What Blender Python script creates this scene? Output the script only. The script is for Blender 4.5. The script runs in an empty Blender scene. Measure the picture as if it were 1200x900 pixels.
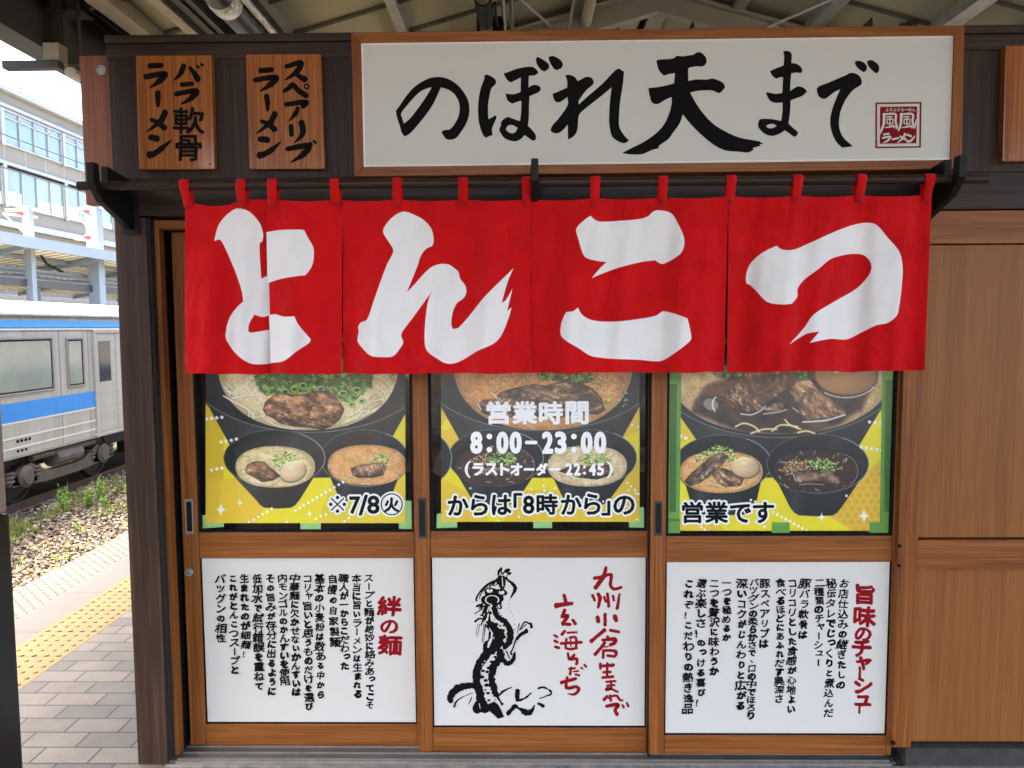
import bpy, bmesh, math, random
import numpy as np
from mathutils import Vector, Matrix
SC = bpy.context.scene
COL = SC.collection
rnd = random.Random(7)
RNG = np.random.default_rng(11)
pi = math.pi

# ------------------------------------------------------------------ camera, world, sun, exposure
F = 900.0
CAM = np.array([0.0, -2.65, 1.57])
PITCH, YAW, ROLL = math.radians(4.28), math.radians(0.86), -0.006
def _rx(a): return np.array([[1,0,0],[0,math.cos(a),-math.sin(a)],[0,math.sin(a),math.cos(a)]])
def _rz(a): return np.array([[math.cos(a),-math.sin(a),0],[math.sin(a),math.cos(a),0],[0,0,1]])
ROT = _rz(YAW) @ _rx(pi/2 - PITCH) @ _rz(ROLL)
cam_d = bpy.data.cameras.new('camera')
cam_d.sensor_width = 36.0
cam_d.lens = 27.0
cam_d.clip_start = 0.05
cam_d.clip_end = 2000.0
cam_o = bpy.data.objects.new('camera', cam_d)
COL.objects.link(cam_o)
_m = Matrix.Identity(4)
for i in range(3):
    for j in range(3):
        _m[i][j] = ROT[i][j]
    _m[i][3] = CAM[i]
cam_o.matrix_world = _m
SC.camera = cam_o

SUN_EL, SUN_AZ = math.radians(66), math.radians(-108)   # azimuth from +Y towards +X (negative: from the left)
W = bpy.data.worlds.new('World'); SC.world = W; W.use_nodes = True
_nt = W.node_tree
_sky = _nt.nodes.new('ShaderNodeTexSky'); _sky.sky_type = 'NISHITA'; _sky.sun_disc = False
_sky.sun_elevation = SUN_EL; _sky.sun_rotation = SUN_AZ
_sky.air_density = 0.75; _sky.dust_density = 6.0; _sky.ozone_density = 0.3
_bg = _nt.nodes['Background']; _bg.inputs[1].default_value = 0.15
_nt.links.new(_sky.outputs[0], _bg.inputs[0])
sun_d = bpy.data.lights.new('sun', 'SUN'); sun_d.energy = 0.5; sun_d.angle = math.radians(20); sun_d.color = (1.0, 0.96, 0.9)
sun_o = bpy.data.objects.new('sun', sun_d); COL.objects.link(sun_o)
_sd = Vector((math.sin(SUN_AZ)*math.cos(SUN_EL), math.cos(SUN_AZ)*math.cos(SUN_EL), math.sin(SUN_EL)))
sun_o.rotation_euler = _sd.to_track_quat('Z', 'Y').to_euler()
sun_o.location = (-8, 4, 12)
SC.view_settings.view_transform = 'Standard'
SC.view_settings.look = 'None'
SC.view_settings.gamma = 1.0
SC.view_settings.exposure = 3.88
SC.view_settings.use_curve_mapping = False
SC.render.engine = 'CYCLES'
SC.cycles.max_bounces = 8
SC.cycles.diffuse_bounces = 4
SC.cycles.transparent_max_bounces = 12
SC.cycles.use_denoising = True
SC.cycles.sample_clamp_indirect = 6.0

# ------------------------------------------------------------------ measuring: photo pixels -> points on real planes
def ray(px, py):
    return ROT @ np.array([(px-600)/F, (450-py)/F, -1.0])
def atY(px, py, Y):
    d = ray(px, py); return CAM + d*((Y-CAM[1])/d[1])
def atX(px, py, X):
    d = ray(px, py); return CAM + d*((X-CAM[0])/d[0])
def PX(px, Y, py=640): return float(atY(px, py, Y)[0])
def PZ(py, Y, px=600): return float(atY(px, py, Y)[2])
def planeY(P, Y):
    """(n,2) photo pixels -> (n,3) world points on the plane y=Y (Y scalar or array)"""
    P = np.asarray(P, float)
    D = np.stack([(P[:,0]-600)/F, (450-P[:,1])/F, -np.ones(len(P))], 1) @ ROT.T
    t = (np.asarray(Y, float)-CAM[1])/D[:,1]
    return CAM + D*t[:,None]

# ------------------------------------------------------------------ scene graph helpers
LOC = {}
def thing(name, label, cat, loc=(0,0,0), group=None):
    o = bpy.data.objects.new(name, None); COL.objects.link(o)
    o.empty_display_size = 0.1
    o.location = loc; LOC[o.name] = np.array(loc, float)
    o['label'] = label; o['category'] = cat
    if group: o['group'] = group
    return o
def tag(o, label, cat, group=None):
    o['label'] = label; o['category'] = cat
    if group: o['group'] = group
    return o
def copy_tree(o, parent=None):
    c = o.copy(); COL.objects.link(c); c.parent = parent
    LOC[c.name] = LOC.get(o.name, np.zeros(3))
    for ch in o.children: copy_tree(ch, c)
    return c

class MB:
    """collects shapes in world coordinates; build() links them as ONE mesh object"""
    def __init__(s): s.v = []; s.f = []; s.mi = []; s.n = 0
    def add(s, V, Fc, mi=0):
        V = np.asarray(V, float).reshape(-1, 3)
        s.v.append(V)
        for f in Fc: s.f.append([i+s.n for i in f]); s.mi.append(mi)
        s.n += len(V); return s
    def box(s, x0, x1, y0, y1, z0, z1, mi=0):
        if x0 > x1: x0, x1 = x1, x0
        if y0 > y1: y0, y1 = y1, y0
        if z0 > z1: z0, z1 = z1, z0
        V = [(x0,y0,z0),(x1,y0,z0),(x1,y1,z0),(x0,y1,z0),(x0,y0,z1),(x1,y0,z1),(x1,y1,z1),(x0,y1,z1)]
        return s.add(V, [(0,3,2,1),(4,5,6,7),(0,1,5,4),(1,2,6,5),(2,3,7,6),(3,0,4,7)], mi)
    def qbox(s, q, d, mi=0):
        """quad (4 world points) thickened by the vector d"""
        q = np.array(q, float); d = np.array(d, float)
        return s.add(np.vstack([q, q+d]), [(0,1,2,3),(7,6,5,4),(0,4,5,1),(1,5,6,2),(2,6,7,3),(3,7,4,0)], mi)
    def prism(s, P, axis, a, b, mi=0):
        """polygon P [(u,v)...] extruded along an axis from a to b"""
        n = len(P)
        def m(u, v, w): return {'x':(w,u,v), 'y':(u,w,v), 'z':(u,v,w)}[axis]
        V = [m(u,v,a) for u,v in P] + [m(u,v,b) for u,v in P]
        Fc = [tuple(range(n)), tuple(range(2*n-1, n-1, -1))] + [(i,(i+1)%n,n+(i+1)%n,n+i) for i in range(n)]
        return s.add(V, Fc, mi)
    def tube(s, path, r, seg=10, mi=0, caps=True):
        path = [np.array(p, float) for p in path]; n = len(path)
        rr = r if isinstance(r, (list, tuple)) else [r]*n
        V = []; 
        for i, p in enumerate(path):
            t = path[min(i+1,n-1)] - path[max(i-1,0)]; t = t/(np.linalg.norm(t)+1e-12)
            a = np.cross(t, [0,0,1.0]); 
            if np.linalg.norm(a) < 1e-3: a = np.cross(t, [1.0,0,0])
            a /= np.linalg.norm(a); b = np.cross(t, a)
            for k in range(seg):
                w = 2*pi*k/seg; V.append(p + rr[i]*(math.cos(w)*a+math.sin(w)*b))
        Fc = [(i*seg+k, i*seg+(k+1)%seg, (i+1)*seg+(k+1)%seg, (i+1)*seg+k) for i in range(n-1) for k in range(seg)]
        if caps: Fc += [tuple(range(seg-1,-1,-1)), tuple((n-1)*seg+k for k in range(seg))]
        return s.add(V, Fc, mi)
    def lathe(s, prof, c, axis='z', seg=16, mi=0):
        """profile [(r, h)...] turned around an axis through c"""
        V = []; n = len(prof)
        for r, h in prof:
            for k in range(seg):
                w = 2*pi*k/seg; a, b = r*math.cos(w), r*math.sin(w)
                V.append({'z':(c[0]+a,c[1]+b,c[2]+h), 'y':(c[0]+a,c[1]+h,c[2]+b), 'x':(c[0]+h,c[1]+a,c[2]+b)}[axis])
        Fc = [(i*seg+k, i*seg+(k+1)%seg, (i+1)*seg+(k+1)%seg, (i+1)*seg+k) for i in range(n-1) for k in range(seg)]
        Fc += [tuple(range(seg)), tuple((n-1)*seg+k for k in range(seg-1,-1,-1))]
        return s.add(V, Fc, mi)
    def build(s, name, mat, parent=None, bevel=0.0, smooth=False, fix=True, base=None, kind=None):
        V = np.vstack(s.v)
        if parent is not None:
            org = LOC.get(parent.name, np.zeros(3)); loc = (0,0,0)
        elif base is not None:
            org = np.array(base, float); loc = base
        else:
            lo, hi = V.min(0), V.max(0); org = np.array([(lo[0]+hi[0])/2, (lo[1]+hi[1])/2, lo[2]]); loc = tuple(org)
        me = bpy.data.meshes.new(name)
        me.from_pydata((V-org).tolist(), [], s.f)
        mats = mat if isinstance(mat, (list, tuple)) else [mat]
        for m in mats: me.materials.append(m)
        if len(mats) > 1: me.polygons.foreach_set('material_index', s.mi)
        if fix or bevel:
            bm = bmesh.new(); bm.from_mesh(me)
            if fix: bmesh.ops.recalc_face_normals(bm, faces=bm.faces)
            if bevel:
                ed = [e for e in bm.edges if len(e.link_faces) == 2 and e.calc_face_angle(0) > 0.5]
                bmesh.ops.bevel(bm, geom=ed, offset=bevel, segments=2, affect='EDGES', profile=0.6, clamp_overlap=True)
            bm.to_mesh(me); bm.free()
        if smooth:
            me.polygons.foreach_set('use_smooth', [True]*len(me.polygons))
            try: me.set_sharp_from_angle(angle=math.radians(40))
            except Exception: pass
        me.update()
        o = bpy.data.objects.new(name, me); COL.objects.link(o)
        o.location = loc
        if parent is not None: o.parent = parent
        LOC[o.name] = org
        if kind: o['kind'] = kind
        return o

# ------------------------------------------------------------------ materials
def lin(c):
    def f(x):
        x = x/255.0
        return x/12.92 if x <= 0.04045 else ((x+0.055)/1.055)**2.4
    return tuple(f(x) for x in c)
def lin4(c): return (*lin(c), 1.0)
class NT:
    def __init__(s, name):
        s.m = bpy.data.materials.new(name); s.m.use_nodes = True
        s.t = s.m.node_tree; s.b = s.t.nodes['Principled BSDF']; s.out = s.t.nodes['Material Output']
    def n(s, ty, **kw):
        nd = s.t.nodes.new(ty)
        for k, v in kw.items():
            if k.startswith('_'): setattr(nd, k[1:], v)
            else: nd.inputs[k].default_value = v
        return nd
    def l(s, a, b): s.t.links.new(a, b)
    def coord(s, scale, kind='Object'):
        tc = s.n('ShaderNodeTexCoord'); mp = s.n('ShaderNodeMapping'); mp.inputs['Scale'].default_value = scale
        s.l(tc.outputs[kind], mp.inputs[0]); return mp.outputs[0]
    def ramp(s, fac, stops, interp='LINEAR'):
        r = s.n('ShaderNodeValToRGB'); r.color_ramp.interpolation = interp
        el = r.color_ramp.elements
        while len(el) < len(stops): el.new(0.5)
        for e, (p, c) in zip(el, stops): e.position = p; e.color = (*c[:3], 1)
        s.l(fac, r.inputs[0]); return r.outputs[0]
    def noise(s, vec, scale, detail=4, rough=0.55, dist=0.0):
        nd = s.n('ShaderNodeTexNoise'); nd.inputs['Scale'].default_value = scale; nd.inputs['Detail'].default_value = detail
        nd.inputs['Roughness'].default_value = rough; nd.inputs['Distortion'].default_value = dist
        if vec is not None: s.l(vec, nd.inputs['Vector'])
        return nd.outputs[0]
    def math(s, op, a, b=None):
        nd = s.n('ShaderNodeMath'); nd.operation = op
        for i, x in enumerate((a, b)):
            if x is None: continue
            if isinstance(x, (int, float)): nd.inputs[i].default_value = x
            else: s.l(x, nd.inputs[i])
        return nd.outputs[0]
    def mix(s, fac, a, b, blend='MIX'):
        nd = s.n('ShaderNodeMix'); nd.data_type = 'RGBA'; nd.blend_type = blend
        for k, x in ((0, fac), (6, a), (7, b)):
            if isinstance(x, (int, float)): nd.inputs[k].default_value = x
            elif isinstance(x, tuple): nd.inputs[k].default_value = (*x[:3], 1)
            else: s.l(x, nd.inputs[k])
        return nd.outputs[2]
    def bump(s, h, strength=0.3, dist=0.002):
        b = s.n('ShaderNodeBump'); b.inputs['Strength'].default_value = strength; b.inputs['Distance'].default_value = dist
        s.l(h, b.inputs['Height']); s.l(b.outputs[0], s.b.inputs['Normal'])
def plain(name, c, rough=0.6, metal=0.0, var=0.12, vscale=6.0, bump=0.0, bscale=60.0, spec=0.5):
    """paint-like surface with a little uneven tone; c in linear"""
    k = NT(name)
    v = k.coord((1,1,1))
    n = k.noise(v, vscale, 5)
    lo = tuple(x*(1-var) for x in c[:3]); hi = tuple(min(1, x*(1+var)) for x in c[:3])
    k.l(k.ramp(n, [(0.3, lo), (0.7, hi)]), k.b.inputs['Base Color'])
    k.b.inputs['Roughness'].default_value = rough; k.b.inputs['Metallic'].default_value = metal
    k.b.inputs['Specular IOR Level'].default_value = spec
    if bump: k.bump(k.noise(v, bscale, 3), bump, 0.003)
    return k.m
def wood(name, dark, mid, light, axis='z', rough=0.42, coat=0.0, ring=1.0, fine=1.0, bump=0.12, spec=0.25):
    k = NT(name)
    ax = {'x':0,'y':1,'z':2}[axis]
    s1 = [70.0*fine]*3; s1[ax] = 1.6
    s2 = [15.0]*3; s2[ax] = 0.5
    s3 = [230.0*fine]*3; s3[ax] = 5.0
    a = k.noise(k.coord(tuple(s1)), 1.0, 4, 0.6, 0.3)
    b = k.noise(k.coord(tuple(s2)), 1.0, 3, 0.5, 0.6)
    c = k.noise(k.coord(tuple(s3)), 1.0, 2, 0.6)
    rings = k.math('PINGPONG', k.math('MULTIPLY', b, 9.0*ring), 0.5)
    rings = k.math('MULTIPLY', rings, 2.0)
    f = k.math('ADD', k.math('MULTIPLY', a, 0.6), k.math('MULTIPLY', rings, 0.12))
    f = k.math('ADD', f, k.math('MULTIPLY', b, 0.3))
    f = k.math('ADD', f, k.math('MULTIPLY', k.math('SUBTRACT', c, 0.5), 0.35))
    col = k.ramp(f, [(0.28, dark), (0.5, mid), (0.74, light)])
    k.l(col, k.b.inputs['Base Color'])
    k.b.inputs['Roughness'].default_value = rough
    k.b.inputs['Specular IOR Level'].default_value = spec
    k.b.inputs['Coat Weight'].default_value = coat
    k.b.inputs['Coat Roughness'].default_value = 0.12
    k.bump(k.math('ADD', c, a), bump, 0.0006)
    return k.m
TAN = (lin((98,52,16)), lin((131,75,30)), lin((160,99,46)))
M_tan_v = wood('brown_woodgrain_vertical', *TAN, axis='z')
M_tan_h = wood('brown_woodgrain_level', *TAN, axis='x')
PAN = (lin((122,72,30)), lin((134,82,37)), lin((147,93,46)))
M_pan_v = wood('pale_brown_panel', *PAN, axis='z', ring=0.6)
DRK = (lin((30,19,12)), lin((49,34,24)), lin((72,53,40)))
M_drk_v = wood('dark_walnut_vertical', *DRK, axis='z', ring=1.4, rough=0.5)
M_drk_h = wood('dark_walnut_level', *DRK, axis='x', ring=1.6, rough=0.5)
M_post = wood('brown_walnut_post', lin((36,23,15)), lin((58,41,29)), lin((82,61,46)), axis='z', ring=1.4, rough=0.5)
M_fas = wood('reddish_fascia_board', lin((104,58,34)), lin((126,74,46)), lin((146,92,60)), axis='z', ring=0.5)
M_plq = wood('glossy_varnished_board', lin((104,50,14)), lin((144,80,26)), lin((176,110,46)), axis='z', rough=0.35, coat=0.5, ring=1.2, bump=0.25)
M_rod = wood('dark_stained_rod', lin((30,21,15)), lin((48,34,25)), lin((72,54,41)), axis='x', ring=2.0, rough=0.45)
M_blackpaint = plain('black_paint', lin((20,19,18)), 0.55, var=0.2, spec=0.25)
M_blackink = plain('black_ink', lin((14,13,12)), 0.8, var=0.1, spec=0.12)
M_rubber = plain('black_rubber', lin((10,10,10)), 0.7, var=0.1, spec=0.2)
M_signwhite = plain('sign_board_white', lin((200,198,188)), 0.45, var=0.015, vscale=3)
M_whitepanel = plain('printed_white_panel', lin((212,206,193)), 0.35, var=0.012, vscale=3)
M_whitetrim = plain('white_edge_trim', lin((240,238,230)), 0.4, var=0.02)
M_whitevinyl = plain('white_vinyl', lin((250,248,242)), 0.45, var=0.01)
M_redink = plain('red_brush_ink', lin((140,8,18)), 0.7, var=0.12, vscale=30, spec=0.15)
M_sealred = plain('seal_red', lin((122,8,20)), 0.7, var=0.05, spec=0.15)
M_steel = plain('brushed_steel', (0.55,0.55,0.54), 0.35, 1.0, var=0.08)
M_darksteel = plain('dark_steel', (0.06,0.06,0.06), 0.4, 0.8, var=0.15)
M_alu = plain('aluminium_track', (0.5,0.49,0.46), 0.4, 0.9, var=0.15, vscale=20)
M_tape_l = plain('pale_green_tape', lin((160,205,128)), 0.6, var=0.04)
M_tape_d = plain('green_tape', lin((104,158,62)), 0.6, var=0.08, vscale=15)
M_dark = plain('dark_interior', lin((38,34,31)), 0.8, var=0.2)
M_cloth_w = plain('white_print_on_cloth', lin((234,231,227)), 0.85, var=0.03, vscale=12, spec=0.2, bump=.5, bscale=9)

def cloth_mat():
    k = NT('red_cotton_cloth')
    n = k.noise(k.coord((1,1,1)), 9, 4)
    k.l(k.ramp(n, [(0.3, lin((190,11,15))), (0.7, lin((208,17,20)))]), k.b.inputs['Base Color'])
    k.b.inputs['Roughness'].default_value = 0.9; k.b.inputs['Specular IOR Level'].default_value = 0.15
    k.b.inputs['Sheen Weight'].default_value = 0.08
    w = k.noise(k.coord((900,900,900)), 1.0, 1)
    cr = k.noise(k.coord((9,9,5)), 1.0, 4, .55, 1.2)
    k.bump(k.math('ADD', k.math('MULTIPLY', w, .02), cr), 0.85, 0.024)
    return k.m
M_cloth = cloth_mat()

def glass_mat(name, tint=(0.975,0.985,0.98), refl=0.7):
    k = NT(name); k.t.nodes.remove(k.b)
    tr = k.n('ShaderNodeBsdfTransparent'); tr.inputs[0].default_value = (*tint, 1)
    gl = k.n('ShaderNodeBsdfGlossy'); gl.inputs['Roughness'].default_value = 0.003
    fr = k.n('ShaderNodeFresnel'); fr.inputs[0].default_value = 1.5
    mx = k.n('ShaderNodeMixShader')
    ge = k.n('ShaderNodeNewGeometry')                                  # both faces' reflection is counted once, at the face the ray enters
    k.l(k.math('MULTIPLY', k.math('MULTIPLY', fr.outputs[0], refl), k.math('SUBTRACT', 1.0, ge.outputs['Backfacing'])), mx.inputs[0]); k.l(tr.outputs[0], mx.inputs[1]); k.l(gl.outputs[0], mx.inputs[2])
    k.l(mx.outputs[0], k.out.inputs[0]); return k.m
M_glass = glass_mat('window_glass')

def vcol_mat(name, rough=0.4):
    k = NT(name)
    a = k.n('ShaderNodeAttribute'); a.attribute_name = 'print'
    k.l(a.outputs['Color'], k.b.inputs['Base Color']); k.b.inputs['Roughness'].default_value = rough
    return k.m
M_print = vcol_mat('printed_poster_paper')

# ------------------------------------------------------------------ lettering
GL = {}
def load_glyphs(need):
    obs = []
    for ch in sorted(set(c for c, _ in need)):
        off = 0.0
        c = bpy.data.curves.new('glyph', 'FONT'); c.body = ch; c.offset = 0.0; c.resolution_u = 3
        o = bpy.data.objects.new('glyph', c); COL.objects.link(o); obs.append((ch, off, o, c))
    dg = bpy.context.evaluated_depsgraph_get(); dg.update()
    for ch, off, o, c in obs:
        me = bpy.data.meshes.new_from_object(o.evaluated_get(dg))
        V = np.zeros(len(me.vertices)*3); me.vertices.foreach_get('co', V); V = V.reshape(-1,3)[:,:2]
        GL[ch] = (V, [tuple(p.vertices) for p in me.polygons])
        bpy.data.meshes.remove(me)
    for ch, off, o, c in obs:
        bpy.data.objects.remove(o); bpy.data.curves.remove(c)
VERT = set('ー')
def wobble(V, amp, freq, seed):
    if amp <= 0: return V
    s = seed*12.9898
    dx = np.sin(V[:,1]*freq+s)+0.6*np.sin(V[:,0]*freq*1.7+s*2.1)+0.5*np.sin((V[:,0]+V[:,1])*freq*2.9+s*.7)
    dy = np.sin(V[:,0]*freq*1.1+s*1.3)+0.6*np.sin(V[:,1]*freq*1.9+s*.4)+0.5*np.sin((V[:,0]-V[:,1])*freq*2.7+s*1.9)
    return V + amp*np.stack([dx, dy], 1)
class Ink:
    """flat lettering laid on a plane y=Y, gathered in photo pixels; each piece sits a hair in front of the one before"""
    def __init__(s, Y, step=0.00002): s.Y = Y; s.step = step; s.k = 0; s.mb = MB()
    def put(s, P, Fc, layer=None):
        y = s.Y - s.step*s.k; s.k += 1
        s.mb.add(planeY(P, y), Fc)
    def em(s, ch, cx, cy, w, h, off=0.0, rot=0.0, amp=0.0, seed=0, shear=0.0):
        """whole em box centred on cx,cy"""
        V, Fc = GL[ch]
        Q = (V-np.array([0.5, 0.38]))
        Q = wobble(Q, amp, 9.0, seed)
        if rot:
            c, sn = math.cos(rot), math.sin(rot); Q = Q @ np.array([[c, sn],[-sn, c]])
        Q = np.stack([Q[:,0]+shear*Q[:,1], Q[:,1]], 1)
        P = np.stack([cx+Q[:,0]*w, cy-Q[:,1]*h], 1)
        if off:
            for i in range(6):
                a = pi/6+2*pi*i/6; s.put(P+np.array([math.cos(a), math.sin(a)])*off*min(w,h), Fc)
        else: s.put(P, Fc)
    def fit(s, ch, x0, y0, x1, y1, off=0.0, grow=0.0, shifts=1):
        """glyph outline scaled to the box; shifts>1 thickens it by grow pixels all round"""
        V, Fc = GL[ch]
        lo, hi = V.min(0), V.max(0); d = np.maximum(hi-lo, 1e-6)
        Q = (V-lo)/d
        P = np.stack([x0+Q[:,0]*(x1-x0), y1-Q[:,1]*(y1-y0)], 1)
        if shifts == 1: s.put(P, Fc)
        else:
            for i in range(shifts):
                a = 2*pi*i/shifts
                s.put(P+np.array([math.cos(a), math.sin(a)])*grow, Fc)
    def poly(s, P, Fc): s.put(np.asarray(P, float), Fc)
    def ellipse(s, cx, cy, a, b, n=28):
        P = [(cx+a*math.cos(2*pi*i/n), cy+b*math.sin(2*pi*i/n)) for i in range(n)]
        s.put(np.array(P), [tuple(range(n))])
    def ring(s, cx, cy, r0, r1, n=36):
        P = [(cx+r*math.cos(2*pi*i/n), cy+r*math.sin(2*pi*i/n)) for r in (r0, r1) for i in range(n)]
        s.put(np.array(P), [(i, (i+1)%n, n+(i+1)%n, n+i) for i in range(n)])
    def brush(s, pts, w, jit=0.05, seed=0, steps=7):
        """tapered brush stroke along pts with widths w"""
        pts = np.array(pts, float)
        w = np.array(w if isinstance(w, (list, tuple)) else [w]*len(pts), float)
        if len(w) != len(pts): w = np.interp(np.linspace(0,1,len(pts)), np.linspace(0,1,len(w)), w)
        C = []; Wd = []
        n = len(pts)
        for i in range(n-1):
            p0, p1, p2, p3 = pts[max(i-1,0)], pts[i], pts[i+1], pts[min(i+2,n-1)]
            for j in range(steps):
                t = j/steps
                C.append(0.5*((2*p1)+(-p0+p2)*t+(2*p0-5*p1+4*p2-p3)*t*t+(-p0+3*p1-3*p2+p3)*t**3)); Wd.append(w[i]*(1-t)+w[i+1]*t)
        C.append(pts[-1]); Wd.append(w[-1]); C = np.array(C); Wd = np.array(Wd)
        T = np.gradient(C, axis=0); T /= (np.linalg.norm(T, axis=1)[:,None]+1e-9)
        N = np.stack([-T[:,1], T[:,0]], 1)
        r = random.Random(seed*77+len(pts))
        jl = np.array([1+jit*r.uniform(-1.5,1.5) for _ in C]); jr = np.array([1+jit*r.uniform(-1.5,1.5) for _ in C])
        L = C+N*(Wd*0.5*jl)[:,None]; Rr = C-N*(Wd*0.5*jr)[:,None]
        m = len(C)
        V = np.vstack([L, Rr, [C[0]-T[0]*Wd[0]*0.35], [C[-1]+T[-1]*Wd[-1]*0.35],
                       [C[0]-T[0]*Wd[0]*0.26+N[0]*Wd[0]*0.28], [C[0]-T[0]*Wd[0]*0.26-N[0]*Wd[0]*0.28],
                       [C[-1]+T[-1]*Wd[-1]*0.26+N[-1]*Wd[-1]*0.28], [C[-1]+T[-1]*Wd[-1]*0.26-N[-1]*Wd[-1]*0.28]])
        Fc = [(i, i+1, m+i+1, m+i) for i in range(m-1)]
        a = 2*m
        Fc += [(0, m, a+3, a, a+2), (m-1, a+4, a+1, a+5, 2*m-1)]
        s.put(V, Fc)
    def build(s, name, mat, parent): return s.mb.build(name, mat, parent, fix=False)

def smooth_loop(P, sub=4, corner=55):
    P = np.array(P, float); n = len(P); out = []
    def isc(i):
        a = P[i]-P[i-1]; b = P[(i+1)%n]-P[i]
        c = np.dot(a,b)/(np.linalg.norm(a)*np.linalg.norm(b)+1e-9)
        return math.degrees(math.acos(max(-1,min(1,c)))) > corner
    cor = [isc(i) for i in range(n)]
    for i in range(n):
        p0, p1, p2, p3 = P[i-1], P[i], P[(i+1)%n], P[(i+2)%n]
        L = np.linalg.norm(p2-p1)
        def tan(a, b, c):
            t = c-a; la = np.linalg.norm(b-a); lc = np.linalg.norm(c-b)
            return t/(la+lc+1e-9)*L
        m1 = (p2-p1) if cor[i] else tan(p0,p1,p2)
        m2 = (p2-p1) if cor[(i+1)%n] else tan(p1,p2,p3)
        for j in range(sub):
            t = j/sub; h00=2*t**3-3*t*t+1; h10=t**3-2*t*t+t; h01=-2*t**3+3*t*t; h11=t**3-t*t
            out.append(h00*p1+h10*m1+h01*p2+h11*m2)
    return np.array(out)
def fill_loops(loops):
    """2-D outlines (with holes) -> vertices, faces"""
    c = bpy.data.curves.new('fill', 'CURVE'); c.dimensions = '2D'; c.fill_mode = 'BOTH'
    for L in loops:
        sp = c.splines.new('POLY'); sp.points.add(len(L)-1)
        for p, q in zip(sp.points, L): p.co = (q[0]/100, q[1]/100, 0, 1)
        sp.use_cyclic_u = True
    o = bpy.data.objects.new('fill', c); COL.objects.link(o)
    dg = bpy.context.evaluated_depsgraph_get(); dg.update()
    me = bpy.data.meshes.new_from_object(o.evaluated_get(dg))
    V = np.zeros(len(me.vertices)*3); me.vertices.foreach_get('co', V); V = V.reshape(-1,3)[:,:2]*100
    Fc = [tuple(p.vertices) for p in me.polygons]
    bpy.data.meshes.remove(me); bpy.data.objects.remove(o); bpy.data.curves.remove(c)
    return V, Fc

# ================================================================== THE SETTING
def structure(o): o['kind'] = 'structure'; return o
PLAT_L, PLAT_R = -3.08, 6.4          # platform edges (x)
TACT0, TACT1 = -2.52, -2.21          # tactile strip
Y0, Y1 = -26.0, 34.0
def paver_mat():
    k = NT('brick_pavers')
    v = k.coord((1,1,1))
    br = k.n('ShaderNodeTexBrick'); k.l(v, br.inputs['Vector'])
    br.offset = 0.5; br.inputs['Scale'].default_value = 1.0
    br.inputs['Brick Width'].default_value = 0.212; br.inputs['Row Height'].default_value = 0.107
    br.inputs['Mortar Size'].default_value = 0.0035; br.inputs['Mortar Smooth'].default_value = 0.15; br.inputs['Bias'].default_value = 0.0
    br.inputs['Color1'].default_value = lin4((88,82,73)); br.inputs['Color2'].default_value = lin4((64,61,55)); br.inputs['Mortar'].default_value = lin4((18,16,15))
    sp = k.noise(k.coord((1,1,1)), 160, 3, 0.7); big = k.noise(k.coord((1,1,1)), 1.3, 4)
    c = k.mix(0.55, br.outputs[0], k.ramp(sp, [(0.3, (0.35,0.34,0.33)), (0.5,(0.5,0.5,0.5)), (0.72, (0.72,0.72,0.72))]), 'OVERLAY')
    c = k.mix(0.5, c, k.ramp(k.noise(k.coord((1,1,1)), 6.0, 5, .65, .8), [(.35,(.34,.33,.32)),(.55,(.5,.5,.5)),(.75,(.6,.6,.6))]), 'OVERLAY')
    c = k.mix(0.6, c, k.ramp(big, [(0.3, (0.42,0.41,0.4)), (0.7, (0.56,0.56,0.57))]), 'OVERLAY')
    k.l(c, k.b.inputs['Base Color']); k.b.inputs['Roughness'].default_value = 0.75
    h = k.math('SUBTRACT', k.math('MULTIPLY', sp, 0.25), br.outputs[1])
    k.bump(h, 0.7, 0.004); return k.m
M_paver = paver_mat()
def slab_mat(name, c, sx, sy):
    k = NT(name); v = k.coord((1,1,1))
    br = k.n('ShaderNodeTexBrick'); k.l(v, br.inputs['Vector']); br.offset = 0.0
    br.inputs['Scale'].default_value = 1.0; br.inputs['Brick Width'].default_value = sx; br.inputs['Row Height'].default_value = sy
    br.inputs['Mortar Size'].default_value = 0.003
    br.inputs['Color1'].default_value = (*c,1); br.inputs['Color2'].default_value = (*[x*0.9 for x in c],1); br.inputs['Mortar'].default_value = (*[x*0.35 for x in c],1)
    sp = k.noise(v, 120, 4, 0.7); big = k.noise(k.coord((1,1,1)), 2.0, 5)
    cc = k.mix(0.35, br.outputs[0], k.ramp(sp, [(0.3,(0.35,0.35,0.35)),(0.7,(0.65,0.65,0.65))]), 'OVERLAY')
    cc = k.mix(0.5, cc, k.ramp(big, [(0.3,(0.4,0.4,0.39)),(0.7,(0.58,0.58,0.58))]), 'OVERLAY')
    k.l(cc, k.b.inputs['Base Color']); k.b.inputs['Roughness'].default_value = 0.8
    k.bump(k.math('SUBTRACT', k.math('MULTIPLY', sp, 0.2), br.outputs[1]), 0.5, 0.003); return k.m
M_slab = slab_mat('grey_concrete_slab', lin((76,73,66)), 50.0, 0.6)
M_nose = slab_mat('rough_edge_slab', lin((80,77,68)), 50.0, 0.6)
M_tact = slab_mat('tactile_paving', lin((98,84,46)), 50.0, 0.3)
M_conc = plain('platform_concrete', lin((132,128,120)), 0.85, var=0.2, vscale=3, bump=0.3)
M_soil = plain('ballast_bed', lin((84,76,62)), 0.95, var=0.3, vscale=5, bump=0.6, bscale=25)

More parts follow.
